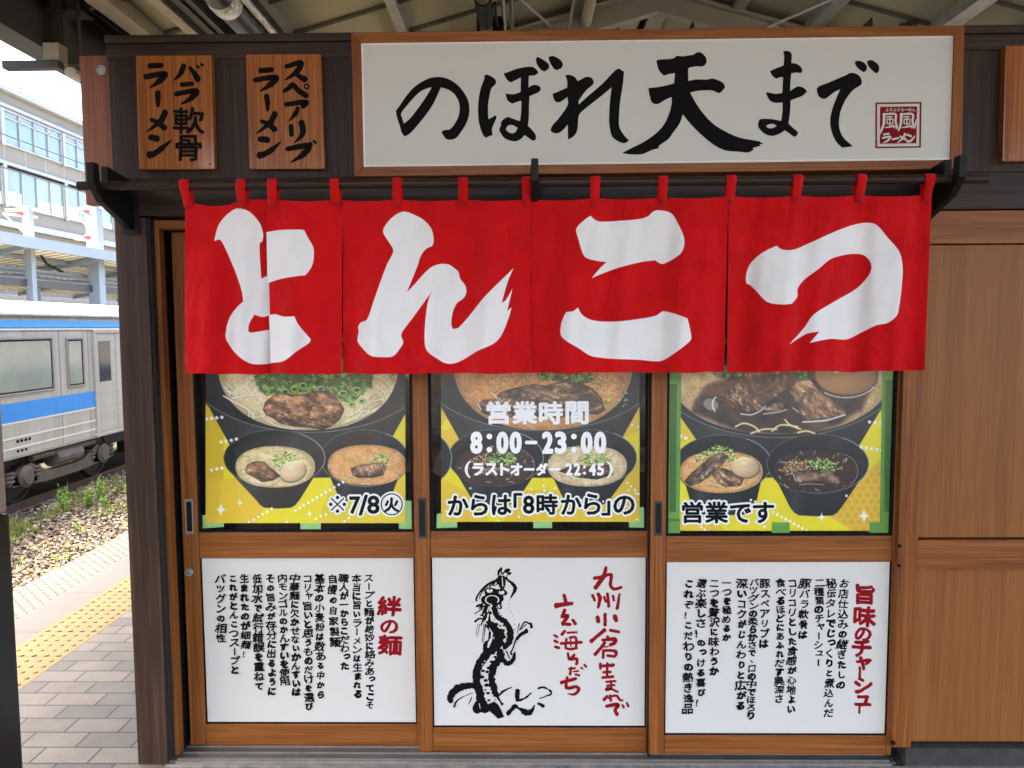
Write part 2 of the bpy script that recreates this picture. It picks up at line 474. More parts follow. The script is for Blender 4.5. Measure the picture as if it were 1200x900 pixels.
structure(MB().box(TACT1, PLAT_R, Y0, Y1, -0.35, 0.0).build('platform_paving', M_paver, base=(0,0,0)))
mb = MB(); mb.box(-2.755, TACT0, Y0, Y1, -0.35, 0.0)
structure(mb.build('platform_slabs', M_slab, base=(0,0,0)))
mb = MB(); mb.box(PLAT_L, -2.755, Y0, Y1, -0.18, -0.002)
xs = np.arange(PLAT_L+0.02, -2.76, 0.036)
for iy, yy in enumerate(np.arange(-4, 9, 0.036)):                    # diamond studs of the non-slip nosing
    for ix, xx in enumerate(xs):
        if (ix+iy) % 2: continue
        mb.add([(xx-.015,yy,-.0025),(xx,yy-.015,-.0025),(xx+.015,yy,-.0025),(xx,yy+.015,-.0025),(xx,yy,.006)], [(0,1,4),(1,2,4),(2,3,4),(3,0,4)])
structure(mb.build('platform_nosing', M_nose, base=(0,0,0), fix=False))
structure(MB().box(PLAT_L+0.12, TACT0+0.01, Y0, Y1, -1.6, -0.355).build('platform_side', M_conc, base=(0,0,0)))
structure(MB().box(TACT0+0.02, PLAT_R, Y0, Y1, -1.6, -0.36).build('platform_base', M_conc, base=(0,0,0)))
mb = MB(); mb.box(TACT0, TACT1, Y0, Y1, -0.35, 0.001)
for yy in np.arange(-5, 9, 0.06):
    for i in range(5):
        c = (TACT0+0.035+i*0.06, yy+0.03, 0.001); V = []; 
        for r, h in ((0.0115, 0.0), (0.0095, 0.004), (0.006, 0.0052)):
            V += [(c[0]+r*math.cos(a*pi/4), c[1]+r*math.sin(a*pi/4), c[2]+h) for a in range(8)]
        mb.add(V, [(j*8+q, j*8+(q+1)%8, (j+1)*8+(q+1)%8, (j+1)*8+q) for j in range(2) for q in range(8)]+[tuple(range(16,24))])
structure(mb.build('tactile_paving', M_tact, base=(0,0,0), fix=False))
structure(MB().box(-400, 400, -400, 600, -1.9, -1.25).build('ground', M_soil, base=(0,0,0)))

# ---- loose ballast between the platform and the far track: nobody could count it
def gravel_mat():
    k = NT('ballast_stone')
    a = k.n('ShaderNodeAttribute'); a.attribute_name = 'print'
    n = k.noise(k.coord((1,1,1)), 40, 3)
    k.l(k.mix(0.4, a.outputs['Color'], k.ramp(n, [(0.3,(0.35,0.35,0.35)),(0.7,(0.65,0.65,0.65))]), 'OVERLAY'), k.b.inputs['Base Color'])
    k.b.inputs['Roughness'].default_value = 0.9; return k.m
def ballast():
    N = 42000
    u = RNG.random(N)
    yy = -3 + 21*u; xx = RNG.uniform(-7.5, -2.95, N)
    zz = -1.225 + 0.03*np.sin(xx*3+yy) + 0.12*np.clip((-6.6-xx)/1.0, 0, 1) + 0.25*np.clip((xx+4.2)/1.0, 0, 1) + RNG.uniform(-.02, .03, N)
    base = np.array([(1,0,0),(-1,0,0),(0,1,0),(0,-1,0),(0,0,1),(0,0,-1)], float)
    tri = np.array([(0,2,4),(2,1,4),(1,3,4),(3,0,4),(2,0,5),(1,2,5),(3,1,5),(0,3,5)])
    R = RNG.uniform(.55, 1.3, (N,6,1))*base[None]*RNG.uniform(.018, .045, (N,1,1))
    an = RNG.uniform(0, 2*pi, N); ti = RNG.uniform(-.8, .8, N)
    c, s = np.cos(an)[:,None], np.sin(an)[:,None]; ct, st = np.cos(ti)[:,None], np.sin(ti)[:,None]
    x, y, z = R[...,0], R[...,1], R[...,2]
    x, z = x*ct - z*st, x*st + z*ct
    V = np.stack([x*c-y*s, x*s+y*c, z*0.8], -1) + np.stack([xx,yy,zz],1)[:,None,:]
    Fc = (tri[None]+6*np.arange(N)[:,None,None]).reshape(-1,3)
    me = bpy.data.meshes.new('ballast'); me.from_pydata(V.reshape(-1,3).tolist(), [], Fc.tolist())
    pal = np.array([lin(c) for c in ((112,98,80),(88,76,63),(132,118,98),(76,68,60),(116,94,66),(142,130,108))])
    col = pal[RNG.integers(0, len(pal), N)]*RNG.uniform(.75,1.15,(N,1))
    at = me.color_attributes.new('print', 'FLOAT_COLOR', 'POINT')
    at.data.foreach_set('color', np.concatenate([np.repeat(col,6,0), np.ones((N*6,1))],1).astype(np.float32).ravel())
    me.materials.append(gravel_mat())
    o = bpy.data.objects.new('ballast', me); COL.objects.link(o); o['kind'] = 'stuff'
    o['label'] = 'loose brown and grey track ballast beyond the platform edge'
ballast()

# ---- weeds growing in the ballast, each clump a thing
M_weed = plain('weed_green', lin((122,156,46)), 0.7, var=0.35, vscale=9)
def weed(x, y, z, h, n, seed):
    r = random.Random(seed); mb = MB()
    for i in range(n):
        a = r.uniform(0, 2*pi); d = r.uniform(0, .07); bx, by = x+d*math.cos(a), y+d*math.sin(a)
        hh = h*r.uniform(.55, 1); lx, ly = r.uniform(-.05,.05), r.uniform(-.05,.05)
        mb.tube([(bx,by,z-.03),(bx+lx*.4,by+ly*.4,z+hh*.5),(bx+lx,by+ly,z+hh)], [.006,.005,.002], 4)
        for q in range(int(6+hh*26)):
            t = r.uniform(.15, 1); w = r.uniform(0, 2*pi); L = .02+.045*(1-t)*r.uniform(.6,1.3)+.01
            p = np.array([bx+lx*t, by+ly*t, z+hh*t]); dv = np.array([math.cos(w), math.sin(w), r.uniform(.2,.9)]); dv /= np.linalg.norm(dv)
            sd = np.array([-math.sin(w), math.cos(w), 0])*L*.28
            mb.add([p, p+dv*L*.5+sd, p+dv*L, p+dv*L*.5-sd], [(0,1,2,3)])
    return mb
WL = [((-6.9,8.6),.5,9,'tallest'),((-6.75,8.95),.42,8,''),((-6.8,9.4),.5,9,''),((-6.6,9.9),.3,7,''),((-6.5,9.0),.28,7,''),((-6.2,8.6),.2,5,''),
      ((-6.85,11.4),.45,6,''),((-6.3,11.0),.35,6,''),((-5.6,10.2),.3,5,''),((-5.2,7.6),.25,5,''),((-4.7,5.2),.3,7,''),((-4.5,4.6),.32,7,''),((-4.35,5.7),.26,6,''),
      ((-4.9,6.2),.22,5,''),((-4.15,4.3),.3,6,''),((-4.0,4.9),.2,5,''),((-3.85,5.6),.25,5,''),((-4.3,7.4),.2,5,''),((-4.6,8.6),.24,5,''),((-4.0,3.9),.24,5,''),
      ((-5.6,6.4),.16,4,''),((-6.1,7.6),.2,4,''),((-5.9,12.4),.3,5,''),((-5.0,9.6),.2,4,''),((-3.75,4.2),.22,5,'')]
_wr = random.Random(5)
for _k in range(90):
    _y = _wr.uniform(3.6, 13); WL.append(((_wr.uniform(-7.0, -3.6) if _k % 2 else _wr.uniform(-4.9,-3.7), _y), _wr.uniform(.12,.26), _wr.randint(2,5), ''))
for i, ((x,y),h,n,_) in enumerate(WL):
    z = -1.26 + 0.12*max(0,min(1,(-6.6-x))) + 0.25*max(0,min(1,(x+4.2)))
    o = weed(x, y, z, h, n, 40+i).build('weed', M_weed, fix=False)
    tag(o, 'clump of bright green weeds growing out of the stone ballast beside the track', 'weed', 'weeds in the ballast')

def grass():
    r = np.random.default_rng(3); N = 15000; mb = MB()
    cl = r.uniform([-7.0,3.2],[-3.25,14],(150,2)); cl[:70,0] = r.uniform(-4.3,-3.25,70); cl[70:110,0] = r.uniform(-7.2,-6.5,40)
    c = cl[r.integers(0,150,N)]; x = c[:,0]+r.normal(0,.13,N); y = c[:,1]+r.normal(0,.16,N); x = np.clip(x,-7.3,-3.02)
    z = -1.235+.12*np.clip(-6.6-x,0,1)+.25*np.clip(x+4.2,0,1); h = r.uniform(.07,.2,N); a = r.uniform(0,2*pi,N); lean = r.uniform(0,.07,N)
    w = .006; dx, dy = np.cos(a), np.sin(a)
    V = np.stack([np.stack([x-w*dy,y+w*dx,z],1),np.stack([x+w*dy,y-w*dx,z],1),np.stack([x+lean*dx,y+lean*dy,z+h],1)],1).reshape(-1,3)
    mb.add(V, np.arange(3*N).reshape(-1,3).tolist())
    o = mb.build('grass', plain('dry_green_grass', lin((112,126,46)), .8, var=.4, vscale=4), fix=False); o['kind'] = 'stuff'; o['label'] = 'low yellowish green grass growing through the ballast along the platform edge'
grass()

# ---- rails under the train
M_rail = plain('rusty_rail', lin((96,70,56)), 0.6, 0.3, var=0.3, vscale=8)
for i, x in enumerate((-7.58, -8.65)):
    mb = MB(); mb.prism([(x-.06,-1.15),(x+.06,-1.15),(x+.05,-1.13),(x+.01,-1.12),(x+.01,-1.03),(x+.035,-1.02),(x+.035,-1.0),(x-.035,-1.0),(x-.035,-1.02),(x-.01,-1.03),(x-.01,-1.12),(x-.05,-1.13)], 'y', -26, 34)
    tag(mb.build('rail', M_rail), ('rusty rail nearest the platform under the silver train' if i == 0 else 'rail on the far side under the silver train'), 'rail')

# ---- the train standing at the next track
def train_mat():
    k = NT('dull_stainless_body')
    a = k.noise(k.coord((1,5,.35)), 1.6, 5, .6); b = k.noise(k.coord((1,1,14)), 1.2, 3)
    f = k.math('ADD', k.math('MULTIPLY', a, .7), k.math('MULTIPLY', b, .3))
    k.l(k.ramp(f, [(.30, lin((138,133,121))), (.5, lin((152,148,137))), (.7, lin((162,159,149)))]), k.b.inputs['Base Color'])
    k.b.inputs['Roughness'].default_value = .42; k.b.inputs['Metallic'].default_value = .15; return k.m
M_tbody = train_mat()
M_troof = plain('weathered_white_roof', lin((158,156,148)), 0.7, var=0.25, vscale=5)
M_blue = plain('blue_stripe_paint', lin((4,116,186)), 0.45, var=0.05)
M_twhite = plain('white_line_paint', lin((190,190,184)), 0.5, var=0.03)
M_tglass = plain('pale_blinded_window', lin((128,134,120)), 0.12, var=0.12, vscale=2.0, spec=0.8)
M_tdark = plain('dark_door_window', lin((36,40,42)), 0.08, var=0.1, spec=0.8)
M_under = plain('grimy_underframe', lin((34,29,25)), 0.8, var=0.3, vscale=4)
M_axle = plain('dusty_axle_box', lin((84,72,62)), 0.7, var=0.25, vscale=6)
TX = -7.3
TR0, TR1 = -26.0, 18.0
train = thing('train', 'silver commuter train with blue stripes standing on the track beyond the platform', 'train', (TX-1.4, 6, -1.0))
body = MB(); body.prism([(TX,-.28),(TX,1.5),(TX-.05,1.78),(TX-.14,1.93),(TX-.4,1.99),(TX-1.4,2.04),(TX-2.4,1.99),(TX-2.75,1.78),(TX-2.8,1.5),(TX-2.8,-.28)], 'y', TR0, TR1)
body.build('body', M_tbody, train)
mb = MB(); mb.prism([(TX-.043,1.77),(TX-.125,1.94),(TX-.39,2.005),(TX-1.4,2.06),(TX-1.4,2.045),(TX-.41,1.992),(TX-.15,1.92),(TX-.07,1.77)], 'y', TR0, TR1)
mb.box(TX-.06, TX+.012, TR0, TR1, 1.775, 1.80)
mb.build('roof', M_troof, train)
mb = MB(); mb.add([(TX+.004,TR0,1.60),(TX+.004,TR1,1.60),(TX-.026,TR1,1.70),(TX-.026,TR0,1.70)], [(0,1,2,3)])
mb.box(TX+.003, TX+.006, TR0, 10.27, .25, .52); mb.box(TX+.003, TX+.006, 12.1, TR1, .25, .52)
mb.build('blue_stripe', M_blue, train)
mb = MB()
for z in (.235, .02, -.13): mb.box(TX+.003, TX+.007, TR0, 10.27, z-.012, z+.012); mb.box(TX+.003, TX+.007, 12.1, TR1, z-.012, z+.012)
mb.box(TX+.003, TX+.014, TR0, TR1, 1.56, 1.585)
mb.build('white_line', M_twhite, train)
M_galv0 = plain('worn_window_frame', lin((120,118,110)), .5, .2, var=.15)
def train_window(y0, y1, z0, z1, glass, parent):
    mb = MB(); t = .035
    mb.box(TX-.01, TX+.022, y0-t, y1+t, z0-t, z0); mb.box(TX-.01, TX+.022, y0-t, y1+t, z1, z1+t)
    mb.box(TX-.01, TX+.022, y0-t, y0, z0, z1); mb.box(TX-.01, TX+.022, y1, y1+t, z0, z1)
    fr = mb.build('window', M_galv0, parent, bevel=.01)
    g = MB(); t2 = .022
    g.box(TX-.0, TX+.012, y0, y1, z0, z0+t2); g.box(TX-.0, TX+.012, y0, y1, z1-t2, z1); g.box(TX-.0, TX+.012, y0, y0+t2, z0+t2, z1-t2); g.box(TX-.0, TX+.012, y1-t2, y1, z0+t2, z1-t2)
    g.build('seal', M_rubber, fr)
    MB().box(TX-.005, TX+.008, y0, y1, z0, z1).build('pane', glass, fr)
    return fr
train_window(7.6, 9.12, .66, 1.42, M_tglass, train); train_window(9.54, 9.95, .66, 1.40, M_tglass, train)
for yb in (2.0, -4.5, -11.0, -17.5): 
    train_window(yb, yb+1.6, .66, 1.42, M_tglass, train); train_window(yb+2.3, yb+3.9, .66, 1.42, M_tglass, train)
train_window(13.2, 14.8, .66, 1.42, M_tglass, train)
mb = MB()
for yy in (-20.5,-14.0,-7.5,-1.0,5.6,9.32,10.12,12.6): mb.box(TX+.001, TX+.0045, yy, yy+.014, -.24, 1.55)
mb.box(TX+.001, TX+.006, TR0, TR1, -.262, -.25)
mb.build('panel_seam', M_galv0, train)
mb = MB()
for i in range(4): mb.box(TX+.003, TX+.005, 8.2+i*.09, 8.255+i*.09, -.06, -.02)
for i in range(3): mb.box(TX+.003, TX+.005, 8.2+i*.09, 8.25+i*.09, -.2, -.165)
mb.build('small_marking', M_blackink, train)
dr = MB()
dr.box(TX-.02, TX+.012, 10.33, 10.975, -.2, 1.5); dr.box(TX-.02, TX+.012, 10.985, 11.7, -.2, 1.5)
dr.box(TX-.02, TX+.03, 10.27, 10.33, -.25, 1.56); dr.box(TX-.02, TX+.03, 11.7, 11.76, -.25, 1.56); dr.box(TX-.02, TX+.03, 10.33, 11.7, 1.5, 1.56)
dr.box(TX-.02, TX+.05, 10.2, 11.8, -.27, -.22)
door = dr.build('door', M_tbody, train, bevel=.006)
for a, b in ((10.42, 10.80), (11.14, 11.55)):
    MB().box(TX+.0, TX+.016, a, b, .66, 1.36).build('pane', M_tdark, door, bevel=.01)
mb = MB(); mb.box(TX-2.6, TX-.35, TR0, TR1, -.55, -.27)
for yy in np.arange(TR0+1, 5.5, 2.3): mb.box(TX-.9, TX-.18, yy, yy+1.5, -.8, -.27)
mb.box(TX-.7, TX-.2, 12.2, 15.0, -.85, -.27)
mb.build('underframe', M_under, train)
def bogie(yc):
    mb = MB()
    mb.prism([(yc-1.4,-.55),(yc-.9,-.42),(yc-.45,-.62),(yc+.45,-.62),(yc+.9,-.42),(yc+1.4,-.55),(yc+1.4,-.7),(yc+.5,-.78),(yc-.5,-.78),(yc-1.4,-.7)], 'x', TX-.22, TX-.1)
    mb.tube([(TX-.14,yc-.35,-.45),(TX-.14,yc+.35,-.45)], .14, 14)
    mb.tube([(TX-.1,yc-.9,-.36),(TX-.1,yc+.8,-.36)], .05, 8)
    b = mb.build('bogie', M_axle, train, bevel=.01)
    for s in (-1.05, 1.05):
        w = MB(); w.lathe([(.12,-.09),(.34,-.06),(.43,-.05),(.43,.05),(.38,.06),(.36,.02),(.14,.03),(.12,.06)], (TX-.3, yc+s, -.57), 'x', 28)
        w.build('wheel', M_under, b, smooth=True)
        a = MB(); a.lathe([(.15,-.02),(.17,.0),(.17,.08),(.13,.1),(.12,.12),(.05,.125)], (TX-.15, yc+s, -.6), 'x', 18)
        a.box(TX-.2, TX-.1, yc+s-.28, yc+s+.28, -.72, -.56)
        for q in (-.3, .3):
            a.lathe([(.09,-.1),(.1,-.08),(.075,-.05),(.1,-.02),(.075,.01),(.1,.04),(.09,.06)], (TX-.16, yc+s+q, -.55), 'z', 12)
        a.build('axle_box', M_axle, b)
bogie(9.55); bogie(-2.0); bogie(-12.0)

# ---- far platform with its canopy, beyond the train
M_cream = plain('cream_soffit', lin((226,216,182)), 0.7, var=0.06, vscale=2)
M_palepaint = plain('pale_steel_paint', lin((126,135,140)), 0.55, var=0.05)
M_greysteel = plain('grey_painted_steel', lin((58,55,50)), 0.55, var=0.12, vscale=4)
structure(MB().box(-19.5, -10.6, -30, 60, -1.26, 0.0).build('far_platform', plain('pale_platform_top', lin((196,192,182)), .85, var=.1), base=(0,0,0)))
fc = thing('far_canopy', 'long pale roof over the far platform with a cream underside', 'canopy', (-15,15,0))
mb = MB(); mb.box(-12.98, -12.9, -30, 60, 3.70, 4.0); mb.build('fascia', M_palepaint, fc)
mb = MB(); mb.qbox([(-12.99,-30,3.86),(-12.99,60,3.86),(-19.0,60,3.0),(-19.0,-30,3.0)], (0,0,.1)); mb.build('roof_panel', M_cream, fc)
mb = MB()
for yy in np.arange(-30, 60, .42): mb.qbox([(-13.05,yy,3.85),(-13.05,yy+.025,3.85),(-18.9,yy+.025,3.01),(-18.9,yy,3.01)], (0,0,-.02))
mb.build('soffit_rib', plain('tan_soffit_rib', lin((150,140,112)), .7), fc)
mb = MB()
for x, z in ((-14.2,3.66),(-15.6,3.46),(-17.2,3.23)): mb.box(x-.06, x+.06, -30, 60, z-.1, z)
for yy in np.arange(-28, 60, 3.5): mb.qbox([(-13.1,yy,3.80),(-13.1,yy+.12,3.80),(-18.9,yy+1.6,2.97),(-18.9,yy+1.48,2.97)], (0,0,-.14))
mb.build('beam', M_palepaint, fc)
for yy in np.arange(-26.5, 60, 7.0):
    MB().box(-16.1, -15.9, yy-.1, yy+.1, 0, 3.8).build('post', M_palepaint, fc)
mb = MB(); mb.tube([(-14.0,-30,3.25),(-14.0,60,3.25)], .05, 8); mb.tube([(-14.5,-30,3.05),(-14.5,60,3.05)], .09, 8)
mb.tube([(-15.2,-30,3.3),(-15.2,60,3.3)], .06, 8)
mb.build('pipe', M_palepaint, fc)
mb = MB()
for yy in (15.2, 19.5, 24): mb.tube([(-14.0,yy,3.9),(-14.05,yy+.5,3.5),(-14.0,yy+1.2,3.3)], .04, 6)
mb.build('cable', M_blackpaint, fc)
mb = MB(); mb.box(-13.8, -13.65, -20, 50, 2.75, 2.95); mb.build('light_rail', M_greysteel, fc)
# ---- platform clutter under the far roof
bw = MB(); bw.box(-19.6, -19.4, -30, 60, 0, 2.9); tag(bw.build('rear_wall', plain('far_grey_wall', lin((150,148,138)), .8, var=.15)), 'low grey wall along the back of the far platform', 'wall')

# ---- overhead line masts
def mast(x, y, h, w, label):
    m = thing('line_mast', label, 'mast', (x, y, 0), 'overhead line masts')
    mb = MB(); mb.box(x-w/2, x+w/2, y-w/2, y+w/2, 0, h); mb.build('column', M_palepaint, m, bevel=.02)
    mb = MB()
    for z in (h*.80, h*.95):
        mb.tube([(x,y-w/2-.9,z-.1),(x,y+w/2+.3,z)], .035, 6)
    mb.tube([(x,y-w/2,h*.84),(x,y-w/2-.9,h*.95-.1)], .025, 6)
    mb.tube([(x-.6,y,h*.98),(x+.6,y,h*.98)], .04, 6)
    mb.build('bracket_arm', M_palepaint, m)
    for z in (h*.81, h*.955):
        MB().lathe([(.03,-.10),(.075,-.07),(.04,-.03),(.075,0),(.04,.03),(.075,.07),(.03,.1)], (x, y-w/2-.25, z-.02), 'y', 10).build('insulator', plain('insulator_brown', lin((150,60,52)), .3), m)
mast(-13.6, 21.85, 5.5, .36, 'pale blue steel mast of the overhead line nearest the wooden shop post')
mast(-13.6, 18.55, 4.95, .2, 'pale steel mast of the overhead line at the left edge behind the far roof')
for i, (x, z) in enumerate(((-9.4, 5.6), (-9.4, 4.5), (-12.6,6.3))):
    mb = MB(); mb.tube([(x,-26,z),(x,60,z)], .016, 5)
    tag(mb.build('overhead_wire', M_darksteel), ['upper overhead wire above the train', 'lower overhead wire above the train', 'feeder wire beside the far roof masts'][i], 'wire')

# ---- station building far behind
M_bwall = plain('pale_tiled_wall', lin((98,97,92)), 0.7, var=0.05, vscale=.6)
M_bglass = plain('teal_window_glass', lin((84,108,114)), 0.1, var=0.2, vscale=.35, spec=0.7)
M_bglass2 = plain('grey_window_glass', lin((92,112,114)), 0.1, var=0.25, vscale=.4, spec=0.7)
M_bwhite = plain('white_frame_paint', lin((126,130,132)), 0.5, var=0.03)
M_blind = plain('white_blind', lin((236,234,228)), 0.7, var=0.04)
BX = -24.0
bl = thing('station_building', 'long pale station building with two rows of windows behind the far platform', 'building', (BX-4, 30, 0))
wl = MB(); wl.box(BX-9, BX, -40, 90, 0, 12.9); wl.build('wall', M_bwall, bl)
mb = MB(); mb.box(BX, BX+.25, -40, 90, 12.55, 12.75); mb.box(BX, BX+.12, -40, 90, 11.75, 12.0); mb.box(BX, BX+.15, -40, 90, 9.2, 9.35); mb.box(BX, BX+.3, -40, 90, 6.3, 6.6)
mb.build('ledge', M_bwhite, bl)
mb = MB()
for z in (13.15, 13.4, 13.65): mb.tube([(BX-.2,-40,z),(BX-.2,90,z)], .035, 5)
for yy in np.arange(-40, 90, 3.0): mb.box(BX-.23, BX-.17, yy, yy+.06, 12.9, 13.7)
mb.build('railing', M_bwhite, bl)
mb = MB()
for yy in np.arange(-39.6, 90, 1.55): mb.box(BX+.002, BX+.006, yy, yy+.03, 9.36, 10.1)
mb.build('panel_joint', plain('joint_grey', lin((150,148,142)), .8), bl)
for row, (z0, z1, gm) in enumerate(((10.15, 11.7, M_bglass), (7.35, 9.1, M_bglass2))):
    for yy in np.arange(-38.0, 88, 4.75):
        if yy < 20 or yy > 50: 
            if int(yy) % 2: continue
        mb = MB(); t = .07
        for q in range(5): mb.box(BX, BX+.1, yy+q*1.1-t/2, yy+q*1.1+t/2, z0, z1)
        for z in (z0, z1, z1-.32*(row==0)-.0): mb.box(BX, BX+.1, yy-t/2, yy+4.4+t/2, z-t/2, z+t/2)
        fr = mb.build('window', M_bwhite, bl)
        MB().box(BX-.02, BX+.03, yy, yy+4.4, z0, z1).build('pane', gm, fr)
        if row == 1:
            for q in range(4):
                if rnd.random() < .75: MB().box(BX+.032, BX+.05, yy+q*1.1+.08, yy+q*1.1+1.02, z0+.05, z0+rnd.uniform(.3,.7)).build('blind', M_blind, fr)
        MB().box(BX, BX+.16, yy+4.46, yy+4.7, z0-.1, z1+.1).build('mullion', M_bwhite, bl)

# ================================================================== OUR PLATFORM'S CANOPY
RIDX, RIDZ, SLP = 1.2, 4.62, 0.277
def ceil_z(x): return RIDZ - SLP*abs(x-RIDX)
CY0, CY1 = -8.5, 30.0
M_soff = plain('cream_roof_board', lin((172,164,132)), 0.75, var=0.07, vscale=1.5)
M_beam = plain('beige_painted_beam', lin((150,143,124)), 0.6, var=0.1, vscale=3)
M_galv = plain('galvanised_steel', lin((150,148,140)), 0.45, 0.35, var=0.18, vscale=9)
can = thing('platform_canopy', 'gabled platform roof of lapped cream boards over the shop', 'canopy', (RIDX, 0, 3.0))
mb = MB()
EAVE_L, EAVE_R = -2.62, 5.1
for yy in np.arange(CY0, CY1, 0.56):                                   # boards lapped along the platform, each a step below the next
    for xa, xb in ((EAVE_L, RIDX), (RIDX, EAVE_R)):
        za, zb = ceil_z(xa), ceil_z(xb)
        q = [(xa,yy,za+.0),(xb,yy,zb+.0),(xb,yy+.575,zb-.032),(xa,yy+.575,za-.032)]
        mb.qbox(q, (0,0,.02))
mb.build('roof_board', M_soff, can)
mb = MB()
for yy in np.arange(CY0, CY1, 0.56):                                   # dark strip standing in for the shadow under every lap
    for xa, xb in ((EAVE_L, RIDX), (RIDX, EAVE_R)):
        za, zb = ceil_z(xa), ceil_z(xb)
        mb.qbox([(xa,yy+.545,za-.034),(xb,yy+.545,zb-.034),(xb,yy+.575,zb-.036),(xa,yy+.575,za-.036)], (0,0,-.02))
mb.build('lap_shade', plain('lap_shade_dark', lin((84,78,62)), .8, var=.15), can)
mb = MB()
for xa, xb in ((EAVE_L-.04, RIDX), (RIDX, EAVE_R+.4)):
    za, zb = ceil_z(xa)+.12, ceil_z(xb)+.12
    mb.qbox([(xa,CY0,za),(xb,CY0,zb),(xb,CY1,zb),(xa,CY1,za)], (0,0,.05))
mb.build('roof_sheet', M_greysteel, can)
def xz_ray(px, drop, py=0):
    """where a line along the platform seen at (px,py) lies, drop below the roof boards"""
    d = ray(px, py); k = d[0]/d[2]
    x = 0.0
    for _ in range(60): x = k*((ceil_z(x)-drop)-CAM[2])
    return x, ceil_z(x)-drop
def purlin(pxa, pxb, drop, depth, mat, name='purlin', y0=CY0, y1=CY1):
    xa, za = xz_ray(pxa, drop); xb, zb = xz_ray(pxb, drop)
    m = MB(); m.box(xa, xb, y0, y1, min(za,zb), min(za,zb)+depth)
    m.box(xa-.012, xb+.012, y0, y1, min(za,zb)-.008, min(za,zb)+.004)
    return m.build(name, mat, can)
purlin(103, 131, .1, .1, M_beam); purlin(288, 305, .1, .1, M_galv); purlin(452, 462, .1, .1, M_galv)
purlin(672, 683, .1, .1, M_galv); purlin(738, 755, .12, .1, M_beam); purlin(768, 787, .12, .1, M_beam)
purlin(866, 878, .1, .1, M_galv); purlin(975, 994, .1, .1, M_galv); purlin(1140, 1166, .1, .1, M_galv)
purlin(1290, 1320, .1, .1, M_galv); purlin(-60, -30, .1, .1, M_beam)
mb = MB(); xa, za = xz_ray(755, .08); xb, zb = xz_ray(768, .08); mb.box(xa, xb, CY0, CY1, za-.0, za+.06); mb.build('ridge_gap', M_rubber, can)
GY = 4.35                                                              # cross frame whose peak shows over the big sign
for yy in (GY, GY-6.5, GY+6.5, GY-13):
    mb = MB()
    for xa, xb in ((EAVE_L, RIDX), (RIDX, EAVE_R)):
        za, zb = ceil_z(xa)-.13, ceil_z(xb)-.13
        mb.qbox([(xa,yy,za),(xb,yy,zb),(xb,yy+.1,zb),(xa,yy+.1,za)], (0,0,-.16))
        mb.qbox([(xa,yy-.05,za+.02),(xb,yy-.05,zb+.02),(xb,yy+.15,zb+.02),(xa,yy+.15,za+.02)], (0,0,-.025))
    mb.build('cross_beam', M_beam, can)
# left eave: deep edge girder, ribbed gutter soffit, cross ties
mb = MB(); mb.box(-2.98, -2.94, CY0, CY1, 3.28, 3.66); mb.box(-3.04, -2.88, CY0, CY1, 3.26, 3.285); mb.box(-3.04, -2.88, CY0, CY1, 3.655, 3.68)
mb.box(-3.40, -3.36, CY0, CY1, 3.52, 3.64); mb.box(-3.44, -3.32, CY0, CY1, 3.505, 3.525)
mb.build('edge_girder', M_greysteel, can)
mb = MB()
for xx in np.arange(-3.72, -2.66, 0.062): mb.prism([(xx,3.70),(xx+.012,3.655),(xx+.03,3.655),(xx+.042,3.70)], 'y', CY0, CY1)
mb.box(-3.74, -2.66, CY0, CY1, 3.705, 3.72)
mb.build('soffit_rib', plain('dark_ribbed_soffit', lin((50,48,45)), .7, var=.2), can)
for yy in (2.25, 5.2, 8.2, -0.9, -3.9, -7): 
    mb = MB(); mb.box(-3.5, -2.7, yy, yy+.02, 3.53, 3.64); mb.box(-3.5, -2.7, yy-.06, yy+.08, 3.52, 3.535); mb.box(-3.5, -2.7, yy-.06, yy+.08, 3.635, 3.65)
    mb.box(-2.9, -2.84, yy-.03, yy+.05, 3.2, 4.0)
    mb.build('cross_tie', M_greysteel, can)
mb = MB(); mb.box(-3.80, -3.72, CY0, CY1, 3.67, 3.80); mb.build('gutter', M_greysteel, can)
# right eave
mb = MB(); mb.box(EAVE_R, EAVE_R+.08, CY0, CY1, 3.2, 3.7); mb.build('right_girder', M_greysteel, can)

# services under the roof: each a run of its own
def run(px, drop, r, name, label, cat, mat, seg=10):
    x, z = xz_ray(px, drop); m = MB(); m.tube([(x,CY0,z),(x,CY1,z)], r, seg)
    return tag(m.build(name, mat, smooth=True), label, cat), x, z
M_mottle = plain('mottled_lagging', lin((176,168,150)), 0.8, var=0.2, vscale=30, bump=0.4)
xa, za = xz_ray(176, .12); xb, _ = xz_ray(196, .12)
tag(MB().box(xa, xb, CY0, CY1, za-.02, za+.1).build('cable_duct', M_mottle, bevel=.01), 'pale speckled duct running under the roof above the left menu board', 'duct')
xa, za = xz_ray(200, .2); xb, _ = xz_ray(236, .2)
mb = MB(); mb.box(xa, xb, CY0, CY1, za, za+.14); mb.box(xa+.05, xa+.07, CY0, CY1, za-.02, za); mb.box(xb-.03, xb, CY0, CY1, za-.025, za)
tag(mb.build('cable_tray', M_greysteel), 'dark grey cable tray under the roof beside the foil wrapped pipe', 'tray')
x, z = xz_ray(262, .25)
fp = thing('wrapped_pipe', 'thick black pipe with shiny silver foil bands under the roof', 'pipe', (x, 0, z))
MB().tube([(x,CY0,z),(x,CY1,z)], .085, 16).build('pipe', M_darksteel, fp, smooth=True)
M_foil = NT('crumpled_foil'); M_foil.b.inputs['Metallic'].default_value = 1; M_foil.b.inputs['Base Color'].default_value = (.62,.6,.56,1); M_foil.b.inputs['Roughness'].default_value = .28
M_foil.bump(M_foil.noise(M_foil.coord((1,1,1)), 26, 4, .6, 1.0), .9, .02); M_foil = M_foil.m
mb = MB()
